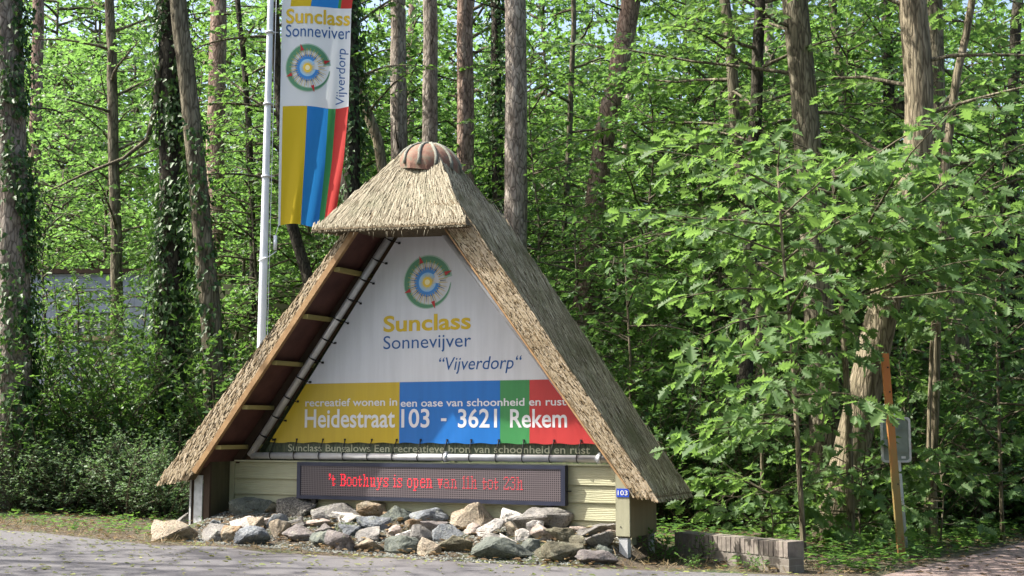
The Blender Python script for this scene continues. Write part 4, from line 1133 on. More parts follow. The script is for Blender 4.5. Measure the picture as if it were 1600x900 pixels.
# ------------------------------------------------------------------ foliage tools
def leaf_t(kind):
    if kind == 'oak':
        h = [(.12, .04), (.20, .20), (.29, .09), (.40, .33), (.50, .13), (.61, .37), (.70, .15), (.80, .25), (.88, .09)]
    elif kind == 'maple':
        h = [(.10, .12), (.16, .40), (.34, .24), (.58, .42), (.62, .18), (.80, .16)]
    elif kind == 'ivy':
        h = [(-.05, .22), (.22, .42), (.40, .24), (.75, .16)]
    elif kind == 'needle':
        h = [(.1, .035), (.9, .03)]
    else:
        h = [(.28, .23), (.66, .20)]
    v = [(0, 0, 0)] + [(x, -y, abs(y) * .28 - .12 * x * x) for x, y in h] + [(1, 0, -.12)] + [(x, y, abs(y) * .28 - .12 * x * x) for x, y in reversed(h)]
    n = len(h)
    return np.array(v), [tuple(range(0, n + 2)), tuple([0] + list(range(n + 1, 2 * n + 2)))]
LT = {k_: leaf_t(k_) for k_ in ('oak', 'maple', 'ivy', 'needle', 'ovate')}

def leaf_mesh(name, P, D, N, size, kind, mat):
    T, F = LT[kind]
    P = np.asarray(P, float); D = np.asarray(D, float); N = np.asarray(N, float); size = np.asarray(size, float)
    D /= np.linalg.norm(D, axis=1, keepdims=True)
    Sd = np.cross(N, D); Sd /= np.maximum(1e-6, np.linalg.norm(Sd, axis=1, keepdims=True))
    N = np.cross(D, Sd)
    vs = P[:, None] + size[:, None, None] * (T[None, :, 0:1] * D[:, None] + T[None, :, 1:2] * Sd[:, None] + T[None, :, 2:3] * N[:, None])
    n, k = len(P), len(T)
    me = bpy.data.meshes.new(name)
    me.vertices.add(n * k); me.vertices.foreach_set('co', vs.reshape(-1).astype(np.float32))
    fl = [len(f) for f in F]; tot = sum(fl); fi = np.array([i for f in F for i in f])
    me.loops.add(n * tot); me.loops.foreach_set('vertex_index', (fi[None] + (np.arange(n) * k)[:, None]).reshape(-1).astype(np.int32))
    st = np.concatenate([[0], np.cumsum(fl)[:-1]])
    me.polygons.add(n * len(F)); me.polygons.foreach_set('loop_start', (st[None] + (np.arange(n) * tot)[:, None]).reshape(-1).astype(np.int32))
    me.polygons.foreach_set('loop_total', np.tile(fl, n).astype(np.int32))
    me.materials.append(mat); me.update(calc_edges=True); me.validate()
    return me

class Grow:
    def __init__(s, seed, leaf=.11, gap=.055, sub_gap=.2, sub_len=.6, droop=.25, tilt=.6):
        s.r = random.Random(seed); s.leaf = leaf; s.gap = gap; s.sub_gap = sub_gap; s.sub_len = sub_len; s.droop = droop; s.tilt = tilt
        s.wood = MB(); s.P = []; s.D = []; s.N = []; s.S = []
    def put(s, p, d, scale=1.0, nrm=None):
        r = s.r
        s.P.append(tuple(p)); s.D.append((d.x + r.gauss(0, .12), d.y + r.gauss(0, .12), d.z - s.droop + r.gauss(0, .28)))
        nn = nrm or Vector((0, 0, 1))
        s.N.append((nn.x + r.gauss(0, s.tilt), nn.y + r.gauss(0, s.tilt), nn.z + r.gauss(0, s.tilt * .6)))
        s.S.append(s.leaf * scale * r.uniform(.5, 1.25))
    def twig(s, p, d, L, rad=.004, lateral=True):
        r = s.r; d = d.normalized()
        n = max(2, int(L / s.gap)); end = p + d * L + Vector((0, 0, -s.droop * L * .6)); mid = p.lerp(end, .5) + Vector((r.gauss(0, .04), r.gauss(0, .04), .05 * L))
        s.wood.tube([p, mid, end], [rad, rad * .7, rad * .35], 3, cap=False)
        side = Vector((-d.y, d.x, 0))
        if side.length < .1: side = Vector((1, 0, 0))
        side.normalize()
        for i in range(n):
            t = (i + .6) / n; q = p.lerp(mid, t * 2) if t < .5 else mid.lerp(end, t * 2 - 1)
            sg = 1 if i % 2 else -1; a = r.uniform(.5, 1.25)
            s.put(q, d * math.cos(a) + side * (sg * math.sin(a)))
        for a in (-.4, .1, .5): s.put(end, d * math.cos(a) + side * math.sin(a))
    def limb(s, p, az, el, L, rad, start=.2, sag=.12, wig=.12, leafy=1.0):
        r = s.r; n = 6; pts = [Vector(p)]; a, e = az, el
        for i in range(n):
            a += r.gauss(0, wig); e += r.gauss(0, wig * .6) - sag * (i / n)
            pts.append(pts[-1] + Vector((math.cos(a) * math.cos(e), math.sin(a) * math.cos(e), math.sin(e))) * (L / n))
        s.wood.tube(pts, [rad * (1 - .8 * i / n) for i in range(n + 1)], 5, cap=False)
        t = start; sg = 1 if r.random() < .5 else -1
        while t < 1.0:
            i = min(n - 1, int(t * n)); q = pts[i].lerp(pts[i + 1], t * n - i); d = (pts[i + 1] - pts[i]).normalized()
            if r.random() < leafy:
                an = sg * r.uniform(.5, 1.25); dd = Matrix.Rotation(an, 3, 'Z') @ d; dd.z = dd.z * .5 + r.uniform(-.45, .55)
                l = s.sub_len * r.uniform(.45, 1.1) * (1.15 - .6 * t)
                s.twig(q, dd, l, max(.003, rad * .22))
            sg = -sg; t += s.sub_gap / L * r.uniform(.6, 1.3)
        s.twig(pts[-1], (pts[-1] - pts[-2]), s.sub_len * .6, max(.003, rad * .2))
        return pts
    def leaves(s, name, kind, mat): return leaf_mesh(name, s.P, s.D, s.N, s.S, kind, mat)

def copy_thing(src, loc, rz, scale=1.0, label=None):
    o = src.copy(); C.objects.link(o); o.location = loc; o.rotation_euler = (0, 0, rz); o.scale = (scale,) * 3
    if label: o['label'] = label
    for ch in src.children:
        c = ch.copy(); C.objects.link(c); c.parent = o
        for g in ch.children:
            d = g.copy(); C.objects.link(d); d.parent = c
    return o

def young_tree_meshes(seed, H, spread, nl, leaf, kind, mat, bark, gap=.055, sub_gap=.2, low=.10, r0=.05, sub_len=.65):
    g = Grow(seed, leaf, gap, sub_gap, sub_len); r = g.r
    pts = [Vector((0, 0, -.2))]
    for i in range(8): pts.append(pts[-1] + Vector((r.gauss(0, .12), r.gauss(0, .12), (H + .2) / 8)))
    tr = MB(); tr.tube(pts, [r0 * (1 - .85 * i / 8) for i in range(9)], 8, rng=r, wob=.08)
    az = r.uniform(0, 6.28)
    for i in range(nl):
        t = low + (1 - low) * (i + r.random()) / nl
        k = min(7, int(t * 8)); p = pts[k].lerp(pts[k + 1], t * 8 - k); az += 2.4 + r.gauss(0, .4)
        L = spread * (1.08 - .75 * t ** 1.4) * r.uniform(.6, 1.15)
        g.limb(p, az, r.uniform(.0, .55), L, .008 + .010 * L * (r0 / .05), start=.15)
    a = tr.mesh('trunk', bark); b = g.wood.mesh('limbs', M['twig']); c = g.leaves('crown', kind, mat)
    return a, b, c
def make_thing(name, label, cat, parts, loc, rz=0, group=None, scale=1.0):
    t = thing(name, label, cat, loc, rz, group); t.scale = (scale,) * 3
    for n_, m_ in parts: link(n_, m_, t)
    return t
protos = []
for sd_, H, sp, nl, lf, kd, mt in ((1, 8.5, 2.5, 62, .115, 'maple', 'leaf_bright'), (2, 7.0, 2.2, 54, .10, 'ovate', 'leaf_bright'), (3, 9.5, 2.8, 64, .125, 'maple', 'leaf_mid'), (4, 6.0, 2.2, 52, .10, 'ovate', 'leaf_mid')):
    a, b, c = young_tree_meshes(sd_, H, sp, nl, lf, kd, M[mt], M['bark_grey'])
    protos.append([('trunk', a), ('limbs', b), ('crown', c)])
far_protos = []
for sd_, H, sp, nl, lf, mt in ((11, 19, 4.4, 80, .24, 'leaf_bright'), (12, 22, 4.8, 84, .25, 'leaf_mid'), (13, 16, 4.2, 74, .22, 'leaf_bright')):
    a, b, c = young_tree_meshes(sd_, H, sp, nl, lf, 'maple', M[mt], M['bark_grey'], gap=.12, sub_gap=.34, low=.06, r0=.14, sub_len=1.25)
    far_protos.append([('trunk', a), ('limbs', b), ('crown', c)])

# ------------------------------------------------------------------ trunks one can tell apart
def path3(px_pts, d):
    return [Vector(atd(x, y, d)) for x, y in px_pts]
def trunk_tree(name, label, cat, px_pts, width_px, d, bark, top, bend=0.0, taper=.45, ivy=None, crown=None, seed=0, group=None, sides=14):
    """px_pts run upward from low to high in the photo; the trunk is carried down to the ground and on up to `top` metres"""
    r = random.Random(seed + 500)
    P = path3(px_pts, d); mpp = d / F_PX
    d0 = (P[1] - P[0]).normalized()
    gx_, gy_ = P[0].x, P[0].y
    gz_ = ground_z(gx_, gy_)
    if P[0].z > gz_ + .4:
        k_ = (P[0].z - gz_) / max(.2, abs(d0.z)); P = [Vector((P[0].x - d0.x * k_ * .6, P[0].y, gz_ - .1))] + P
    d1 = (P[-1] - P[-2]).normalized(); d1 = Vector((d1.x * .7, d1.y, max(.3, d1.z))).normalized()
    while P[-1].z < top: P.append(P[-1] + d1 * min(1.6, top - P[-1].z + .05) + Vector((r.gauss(0, .03), r.gauss(0, .03), 0)))
    # resample finer
    Q = []
    for a, b in zip(P[:-1], P[1:]):
        n = max(1, int((b - a).length / .45))
        for i in range(n): Q.append(a.lerp(b, i / n) + Vector((r.gauss(0, .008), r.gauss(0, .008), 0)))
    Q.append(P[-1])
    base = Vector((Q[0].x, Q[0].y, gz_))
    Q = [q - base for q in Q]
    R0 = width_px * mpp / 2; H = Q[-1].z
    rad = [R0 * ((1.12 - taper * max(0, q.z) / H) + .35 * math.exp(-max(0, q.z) * 2.2)) for q in Q]
    t = thing(name, label, cat, base, 0, group)
    tb_ = MB(); tb_.tube(Q, rad, sides, rng=r, wob=.07); link('trunk', tb_.mesh('trunk', bark), t)
    at_z = lambda z: next(((Q[i].lerp(Q[i + 1], (z - Q[i].z) / max(1e-6, Q[i + 1].z - Q[i].z)), rad[i]) for i in range(len(Q) - 1) if Q[i].z <= z <= Q[i + 1].z), (Q[-1], rad[-1]))
    if ivy:
        z0, z1, dens = ivy[:3]; bias = ivy[3] if len(ivy) > 3 else None
        n = int(dens * (z1 - z0) * R0 * 6.28 / .0035)
        Pp, Dd, Nn, Ss = [], [], [], []
        for _ in range(n):
            z = r.uniform(z0, z1); a = r.uniform(0, 6.28)
            if bias is not None and math.cos(a - bias) < r.uniform(-.9, .5): continue
            if mnoise.noise(Vector((math.cos(a) * 1.2, math.sin(a) * 1.2 + seed, z * 1.1))) < -.12 and r.random() < .85: continue
            q, rr_ = at_z(z); o = Vector((math.cos(a), math.sin(a), 0)); off = r.expovariate(1 / .07)
            Pp.append(q + o * (rr_ + .015 + min(off, .35))); Dd.append(Vector((o.x * .35 + r.gauss(0, .35), o.y * .35 + r.gauss(0, .35), -.75 + r.gauss(0, .3))))
            Nn.append(Vector((o.x + r.gauss(0, .4), o.y + r.gauss(0, .4), .35 + r.gauss(0, .3)))); Ss.append(r.uniform(.05, .10))
        link('ivy', leaf_mesh('ivy', Pp, Dd, Nn, Ss, 'ivy', M['leaf_ivy']), t)
    if crown:
        kind = crown[0]
        if kind == 'pine':
            z0, z1, L0 = crown[1:]
            g = Grow(seed + 40, .16, .05, .3, .8, .02, .9)
            for i in range(26):
                f = (i + r.random()) / 26; z = z0 + (z1 - z0) * f; q, rr_ = at_z(z)
                g.limb(q, i * 2.4, r.uniform(.0, .5), L0 * (1.05 - .7 * f) * r.uniform(.6, 1.1), .035, start=.35)
            link('limbs', g.wood.mesh('limbs', M['bark_red']), t); link('crown', g.leaves('crown', 'needle', M['needle']), t)
        else:
            # ('leafy', mat, leafkind, leafsize, [(z, az_deg, elev_deg, L, r), ...])
            _, mt, lk, ls, lims, gap_, sg_, sl_ = crown
            g = Grow(seed + 40, ls, gap_, sg_, sl_)
            for z, az, el, L, rr2 in lims:
                q, _r = at_z(z); g.limb(q, math.radians(az), math.radians(el), L, rr2, start=.22)
            link('limbs', g.wood.mesh('limbs', M['bark_grey']), t); link('crown', g.leaves('crown', lk, M[mt]), t)
    # a few dead stubs on bare pines
    if crown and crown[0] == 'pine':
        for i in range(7):
            sb = MB()
            z = r.uniform(3, crown[1]); q, rr_ = at_z(z); a = r.uniform(0, 6.28); o = Vector((math.cos(a), math.sin(a), r.uniform(-.1, .3)))
            sb.tube([q + o * rr_ * .8, q + o * (rr_ + r.uniform(.1, .5)), q + o * (rr_ + r.uniform(.5, 1.1)) + Vector((0, 0, r.uniform(-.15, .15)))], [.018, .012, .004], 5)
            link('dead_branch', sb.mesh('dead_branch', M['bark_dark']), t)
    return t

def rand_limbs(seed, n, z0, z1, L0, L1, az0=0, az1=360, el0=0, el1=35, r_=.03):
    r = random.Random(seed); out = []
    for i in range(n): out.append((z0 + (z1 - z0) * (i + r.random()) / n, r.uniform(az0, az1), r.uniform(el0, el1), r.uniform(L0, L1), r_))
    return out
LEAFY = lambda seed, n, z0, z1, L0, L1, mat='leaf_mid', k='maple', s=.11, gap=.06, sg=.22, sl=.65, **kw: ('leafy', mat, k, s, rand_limbs(seed, n, z0, z1, L0, L1, **kw), gap, sg, sl)
B = M
TREES = [
 ('pine_tree', 'thick red barked pine wrapped in ivy on its right side at the left edge', 'pine', [(20, 560), (18, 300), (10, 0)], 50, 17.2, 'bark_pine', 17, dict(ivy=(.3, 9, 3.0, .2), crown=('pine', 12.5, 17, 2.6))),
 ('pine_tree', 'slender reddish pine far behind the ivy pine on the left', 'pine', [(58, 110), (60, 0)], 20, 30, 'bark_red', 19, dict(crown=('pine', 15, 19, 2.6))),
 ('forked_tree', 'dark slim tree with a broken side stem between ivy pine and ivy trunk', 'tree', [(182, 420), (176, 200), (172, 0)], 20, 22, 'bark_grey', 11, dict(crown=LEAFY(21, 16, 4, 11, 1.2, 2.2, 'leaf_bright'))),
 ('ivy_trunk', 'dark trunk completely smothered in ivy right of the blue building', 'tree', [(268, 580), (268, 300), (264, 0)], 40, 18.5, 'bark_dark', 13, dict(ivy=(.2, 10, 2.8), crown=LEAFY(22, 14, 8.5, 13, 1.5, 2.5, 'leaf_dark'))),
 ('leaning_tree', 'grey brown trunk leaning left with ivy on its lower half before the flagpole', 'tree', [(330, 520), (305, 250), (278, 0)], 31, 18.0, 'bark_grey', 13, dict(ivy=(.3, 5.5, 1.0), crown=LEAFY(23, 14, 7.5, 13, 1.5, 2.5, 'leaf_mid'))),
 ('pine_tree', 'reddish pine between the leaning ivy trunk and the flagpole', 'pine', [(336, 380), (338, 200), (342, 0)], 30, 25, 'bark_red', 18, dict(crown=('pine', 14, 18, 2.6))),
 ('slim_tree', 'thin dark stem beside the flagpole', 'tree', [(395, 420), (390, 200), (372, 0)], 12, 23, 'bark_dark', 10, dict(crown=LEAFY(24, 14, 4, 10, 1.0, 1.8, 'leaf_bright'))),
 ('curved_tree', 'dark curved trunk seen under the flag', 'tree', [(480, 430), (462, 370), (448, 320), (440, 200)], 20, 21, 'bark_dark', 9, dict(crown=LEAFY(25, 12, 4.5, 9, 1.0, 2.0, 'leaf_mid'))),
 ('ivy_trunk', 'ivy covered trunk directly right of the flag', 'tree', [(548, 420), (548, 200), (545, 0)], 32, 19.5, 'bark_dark', 13, dict(ivy=(.3, 10, 2.0), crown=LEAFY(26, 12, 9, 13, 1.5, 2.4, 'leaf_dark'))),
 ('mottled_tree', 'crooked lichen mottled trunk leaning left of the clay ridge cap', 'tree', [(604, 300), (590, 220), (562, 140), (548, 60), (552, -40)], 20, 20.5, 'bark_pale', 9.5, dict(crown=LEAFY(27, 12, 6, 9.5, 1.0, 2.0, 'leaf_mid'))),
 ('pine_tree', 'straight dark pine left above the clay ridge cap', 'pine', [(624, 330), (622, 150), (622, 0)], 27, 21, 'bark_pine', 17, dict(crown=('pine', 13, 17, 2.4))),
 ('pine_tree', 'thin distant pine between two pines above the ridge cap', 'pine', [(640, 200), (644, 0)], 16, 34, 'bark_red', 20, dict(crown=('pine', 17, 20, 2.5))),
 ('pine_tree', 'brown pine right behind the clay ridge cap', 'pine', [(671, 330), (671, 150), (672, 0)], 27, 22, 'bark_pine', 18, dict(crown=('pine', 13.5, 18, 2.4))),
 ('pine_tree', 'orange topped pine just right of the clay ridge cap', 'pine', [(727, 400), (727, 200), (727, 0)], 29, 21.5, 'bark_red', 18, dict(crown=('pine', 13.5, 18, 2.4))),
 ('ivy_trunk', 'slim ivy wrapped trunk just left of the thickest pine', 'tree', [(779, 430), (777, 200), (774, 0)], 20, 23, 'bark_dark', 13, dict(ivy=(.3, 11, 2.2), crown=LEAFY(28, 10, 10, 13, 1.2, 2.2, 'leaf_dark'))),
 ('pine_tree', 'thickest furrowed pine rising behind the right thatch slope', 'pine', [(806, 480), (806, 250), (805, 0)], 39, 19, 'bark_pine', 17, dict(crown=('pine', 12.5, 17, 2.6))),
 ('pine_tree', 'leaning brown pine in the middle of the wood right of the sign', 'pine', [(936, 262), (958, 150), (986, 0)], 32, 21.5, 'bark_red', 19, dict(crown=('pine', 14.5, 19, 2.6))),
 ('pine_tree', 'thin spotted pine right beside the leaning brown pine', 'pine', [(974, 360), (982, 180), (990, 0)], 15, 28, 'bark_pine', 18, dict(crown=('pine', 15, 18, 2.2))),
 ('slim_tree', 'slim grey brown tree with a gentle bend right of the leaning pine', 'tree', [(1185, 480), (1172, 360), (1152, 240), (1143, 100), (1132, 0)], 21, 18.5, 'bark_grey', 12, dict(crown=LEAFY(31, 18, 4.2, 12, 1.2, 2.6, 'leaf_mid', 'oak', .15, .08))),
 ('slim_tree', 'faint thin stem in the undergrowth behind the right thatch slope', 'tree', [(880, 430), (890, 200), (895, 80)], 11, 24, 'bark_grey', 10, dict(crown=LEAFY(32, 16, 3.5, 10, 1.0, 2.0, 'leaf_bright'))),
 ('red_oak', 'large oak with a straight sunlit trunk in the right half', 'oak', [(1292, 800), (1285, 560), (1266, 280), (1255, 140), (1242, 0)], 46, 16.6, 'bark_grey', 13, dict(crown=LEAFY(33, 22, 3.6, 13, 1.6, 3.4, 'leaf_oak', 'oak', .17, .085, .26, .8, az0=-50, az1=225))),
 ('red_oak', 'large oak with a sharply leaning lower trunk beside the orange bar', 'oak', [(1300, 850), (1345, 640), (1392, 430), (1436, 240), (1436, 120), (1428, 0)], 48, 15.2, 'bark_pale', 12.5, dict(crown=LEAFY(34, 22, 4.2, 12.5, 1.5, 3.2, 'leaf_oak', 'oak', .17, .085, .26, .8, az0=-50, az1=225))),
 ('dead_stem', 'bare tan dead stem slanting beside the leaning oak near the top right', 'dead tree', [(1470, 330), (1478, 240), (1496, 120), (1518, 0)], 17, 15.8, 'bark_pale', 7.5, dict()),
 ('beech_tree', 'pale grey trunk behind the orange bar on the right', 'tree', [(1524, 820), (1512, 640), (1490, 470), (1470, 300), (1462, 100)], 30, 18.8, 'bark_grey', 12, dict(crown=LEAFY(35, 18, 4, 12, 1.5, 2.8, 'leaf_mid', 'oak', .15, .08))),
 ('leaning_tree', 'dark trunk slanting out of the right edge of the wood', 'tree', [(1510, 330), (1545, 370), (1600, 425), (1690, 500)][::-1], 30, 19.5, 'bark_dark', 6.5, dict()),
 ('slim_tree', 'dark thin trunk at the far right edge', 'tree', [(1585, 420), (1580, 200), (1590, 0)], 20, 21, 'bark_dark', 12, dict(crown=LEAFY(36, 18, 3.5, 12, 1.2, 2.6, 'leaf_mid', 'oak', .15, .08))),
 ('slim_tree', 'upright shaded trunk between the two large oaks', 'tree', [(1385, 420), (1390, 200), (1385, 0)], 20, 22, 'bark_dark', 12, dict(crown=LEAFY(37, 16, 4, 12, 1.2, 2.4, 'leaf_mid'))),
 ('slim_tree', 'spotted slim trunk left of the straight sunlit oak', 'tree', [(1205, 330), (1206, 150), (1200, 0)], 18, 27, 'bark_pine', 14, dict(crown=LEAFY(38, 16, 5, 14, 1.2, 2.6, 'leaf_bright'))),
 ('slim_tree', 'crooked grey trunk right of the straight sunlit oak', 'tree', [(1330, 300), (1325, 220), (1315, 140), (1300, 0)], 16, 23, 'bark_grey', 12, dict(crown=LEAFY(39, 16, 4, 12, 1.2, 2.4, 'leaf_mid'))),
 ('slim_tree', 'shaded brown trunk low behind the oak leaves right of the sign', 'tree', [(1168, 820), (1160, 640), (1165, 560)], 24, 17.5, 'bark_dark', 8, dict(crown=LEAFY(40, 16, 3.4, 8, 1.0, 2.0, 'leaf_oak', 'oak', .15, .08))),
]
for i, (nm, lab, cat, pts_, wpx, d_, bk, top, kw) in enumerate(TREES):
    trunk_tree(nm, lab, cat, pts_, wpx, d_, M[bk], top, seed=i, **kw)
# long bare branch arching out of the ivy trunk on the left
bb = thing('bare_branch', 'long bare arching branch hanging from the ivy trunk at upper left', 'branch', (0, 0, 0))
k = MB(); k.tube([Vector(atd(x, y, 18.4)) + Vector((0, -.02 * i, 0)) for i, (x, y) in enumerate([(268, 75), (248, 110), (244, 170), (232, 220), (195, 250), (140, 272), (70, 306)])], [.045, .042, .038, .034, .028, .02, .008], 7, rng=rng, wob=.08)
k.build('wood', M['bark_grey'], bb)

# ------------------------------------------------------------------ nearest oak leaves on the right
def sapling(label, base_px, d, px_pts, rad, limbs, seed, leaf=.21, gap=.085, kind='oak', mat='leaf_oak', name='oak_sapling', sg=.2, sl=.55):
    P = [Vector(atd(x, y, d)) for x, y in px_pts]
    b = Vector((P[0].x, P[0].y, ground_z(P[0].x, P[0].y)))
    Q = [Vector((0, 0, -.05))] + [p - b for p in P]
    t = thing(name, label, 'sapling' if 'sapling' in name else 'oak', b)
    k = MB(); n = len(Q); k.tube(Q, [rad * (1.1 - .75 * i / (n - 1)) for i in range(n)], 8, rng=random.Random(seed), wob=.08); k.build('trunk', M['bark_pale'], t)
    g = Grow(seed, leaf, gap * 1.05, sg * 1.1, sl, .4, .75)
    H = Q[-1].z
    for z, az, el, L in limbs:
        q = Q[-1]
        for a, c in zip(Q[:-1], Q[1:]):
            if a.z <= z <= c.z: q = a.lerp(c, (z - a.z) / (c.z - a.z))
        g.limb(q, math.radians(az), math.radians(el), L, .006 + .006 * L, start=.18, sag=.1)
    link('limbs', g.wood.mesh('limbs', M['twig']), t); link('crown', g.leaves('crown', kind, M[mat]), t)
    return t
rl = random.Random(77)
def fan(n, z0, z1, a0, a1, L0, L1, e0=-5, e1=30): return [(z0 + (z1 - z0) * (i + rl.random()) / n, rl.uniform(a0, a1), rl.uniform(e0, e1), rl.uniform(L0, L1)) for i in range(n)]
sapling('thin oak sapling with large lobed leaves right of the brick wall', None, 12.6, [(1257, 885), (1250, 760), (1243, 640), (1236, 520), (1222, 380), (1215, 260)], .032, fan(20, 1.2, 3.9, 160, 300, .6, 1.35) + fan(7, 2.9, 3.9, -30, 60, .4, .8, 10, 35), 201, .185)
sapling('spreading young oak behind the brick wall with pale sunlit leaves', None, 14.2, [(1330, 860), (1326, 640), (1310, 420), (1300, 250)], .05, fan(18, 2.3, 4.4, 165, 320, 1.0, 2.3) + fan(10, 2.4, 4.4, -60, 60, .9, 1.8), 202, .19)
sapling('low leafy oak shoot beside the right corner box', None, 14.4, [(1192, 830), (1190, 700), (1194, 560), (1200, 440)], .026, fan(20, 1.1, 3.0, 215, 350, .5, 1.0), 203, .165)
sapling('young oak reaching over the leaning orange bar with broad leaves', None, 15.0, [(1450, 840), (1452, 640), (1462, 420), (1468, 260)], .035, fan(20, 2.5, 4.4, 180, 390, .7, 1.8), 204, .175)
sapling('bushy oak shoot growing at the side lane edge by the right border', None, 16.0, [(1565, 800), (1560, 620), (1555, 440)], .03, fan(26, .6, 3.6, 120, 360, .8, 1.8), 205, .165)
sapling('knee high oak shoot right behind the sunlit end of the brick wall', None, 13.9, [(1205, 870), (1208, 820), (1202, 770)], .014, fan(16, .15, 1.0, 0, 360, .4, .8), 208, .15)
sapling('waist high oak shoot between the leaning oak and the orange bar', None, 14.3, [(1345, 850), (1342, 800), (1348, 735)], .016, fan(18, .2, 1.2, 0, 360, .4, .9), 209, .15)
sapling('waist high oak shoot right of the small road sign', None, 14.9, [(1470, 840), (1474, 780), (1468, 720)], .016, fan(18, .2, 1.2, 0, 360, .4, .9), 210, .15)
sapling('small bright leaved sapling behind the right thatch slope', None, 17.5, [(985, 760), (985, 560), (975, 380)], .03, fan(26, 1.2, 4.2, 0, 360, .7, 1.6), 207, .12, .055, 'ovate', 'leaf_bright', 'hazel_sapling')

# ------------------------------------------------------------------ understory and far trees
used_xy = []
def free(x, y, rmin): return all((x - a) ** 2 + (y - b) ** 2 > rmin * rmin for a, b in used_xy)
rp = random.Random(4242)
NEAR = [  # px, depth, proto, scale, label
 (60, 20.5, 3, .85, 'leafy young tree before the blue painted building at the left edge'),
 (215, 20.5, 1, .62, 'small leafy tree hiding the window of the blue painted building'),
 (375, 22, 1, .9, 'bright young tree filling the gap behind the flagpole'),
 (470, 24, 0, 1.0, 'sunlit young maple behind the flag'),
 (585, 25, 1, 1.1, 'sunlit young tree behind the lichen mottled trunk'),
 (700, 26, 0, 1.05, 'bright young maple between the pines above the ridge cap'),
 (850, 21.5, 2, .8, 'young maple pushing out behind the right thatch slope'),
 (925, 19.5, 1, .75, 'light green young tree just right of the thatched roof'),
 (1010, 20, 0, .85, 'sunlit young maple left of the bent slim tree'),
 (1090, 22, 2, .95, 'broad young maple under the bent slim tree'),
 (1230, 21, 0, .9, 'young maple behind the straight sunlit oak'),
 (1340, 20, 2, .85, 'shaded young maple between the two large oaks low down'),
 (1450, 21, 2, .9, 'young maple behind the leaning orange bar'),
 (1570, 20, 0, .95, 'young maple at the far right behind the side lane'),
 (150, 27, 0, 1.1, 'bright maple rising above the flat roof of the building'),
 (110, 19.6, 3, .58, 'leafy young tree right in front of the barred window'),
 (335, 23.5, 1, 1.15, 'bright young tree right behind the leaning ivy trunk'),
 (520, 24.0, 2, 1.1, 'mid green young maple half hidden by the flag'),
 (645, 24.5, 0, 1.1, 'bright young maple showing between the pines right above the clay cap'),
 (760, 24.5, 1, 1.25, 'bright young tree between the orange topped pine and the thickest pine'),
 (1120, 20.5, 0, .95, 'bright young maple left of the bend of the slim tree'),
 (1400, 23, 0, 1.15, 'bright young maple high between the two large oaks'),
 (300, 27, 1, 1.2, 'bright young tree behind the two ivy clad trunks left'),
]
lib = {}
def plant(idx, protos_, name, cat, label, x, y, rz, sc, group=None):
    key = (id(protos_), idx)
    if key not in lib:
        lib[key] = make_thing(name, label, cat, protos_[idx], (x, y, ground_z(x, y)), rz, group, sc); return lib[key]
    return copy_thing(lib[key], (x, y, ground_z(x, y)), rz, sc, label)
for px, d_, pi, sc, lab in NEAR:
    x = (px - 800) / F_PX * d_; used_xy.append((x, d_))
    o = plant(pi, protos, 'young_tree', 'tree', lab, x, d_, rp.uniform(0, 6.28), sc)
n = 0
while n < 64:
    d_ = rp.uniform(23, 40); x = rp.uniform(-.50, .50) * d_
    if x < -5.0 and d_ < 28.5 : continue
    if not free(x, d_, 1.7): continue
    used_xy.append((x, d_)); n += 1
    o = plant(rp.choice([0, 0, 1, 1, 2, 3]), protos, 'young_tree', 'tree', None, x, d_, rp.uniform(0, 6.28), rp.uniform(.85, 1.3))
    o['label'] = 'leafy young tree in the bright undergrowth deep behind the front trunks'; o['group'] = 'young trees of the undergrowth'
n = 0
while n < 84:
    d_ = rp.uniform(40, 88); x = rp.uniform(-.56, .56) * d_
    if not free(x, d_, 3.0): continue
    used_xy.append((x, d_)); n += 1
    o = plant(rp.choice([0, 0, 1, 2, 2]), far_protos, 'woodland_tree', 'tree', None, x, d_, rp.uniform(0, 6.28), rp.uniform(.8, 1.2))
    o['label'] = 'tall leafy tree in the far sunlit wood'; o['group'] = 'trees of the far wood'
# the last belt of wood, one mass
g = Grow(91, .5, .2, .5, 1.5)
r2 = np.random.default_rng(8); N_ = 80000
ang = r2.uniform(-.62, .62, N_); dd_ = r2.uniform(92, 112, N_); zz = r2.uniform(0, 1, N_) ** .8 * (37 + 5 * np.sin(ang * 23) + 4 * np.sin(ang * 61)) + .5
Pp = np.stack([np.tan(ang) * dd_, dd_, zz], 1); Dd = r2.normal(0, 1, (N_, 3)); Nn = r2.normal(0, .5, (N_, 3)) + np.array([0, -.2, .7])
o = link('far_wood', leaf_mesh('far_wood', Pp, Dd, Nn, r2.uniform(.35, .62, N_), 'ovate', M['leaf_mid'])); tag(o, kind='stuff')

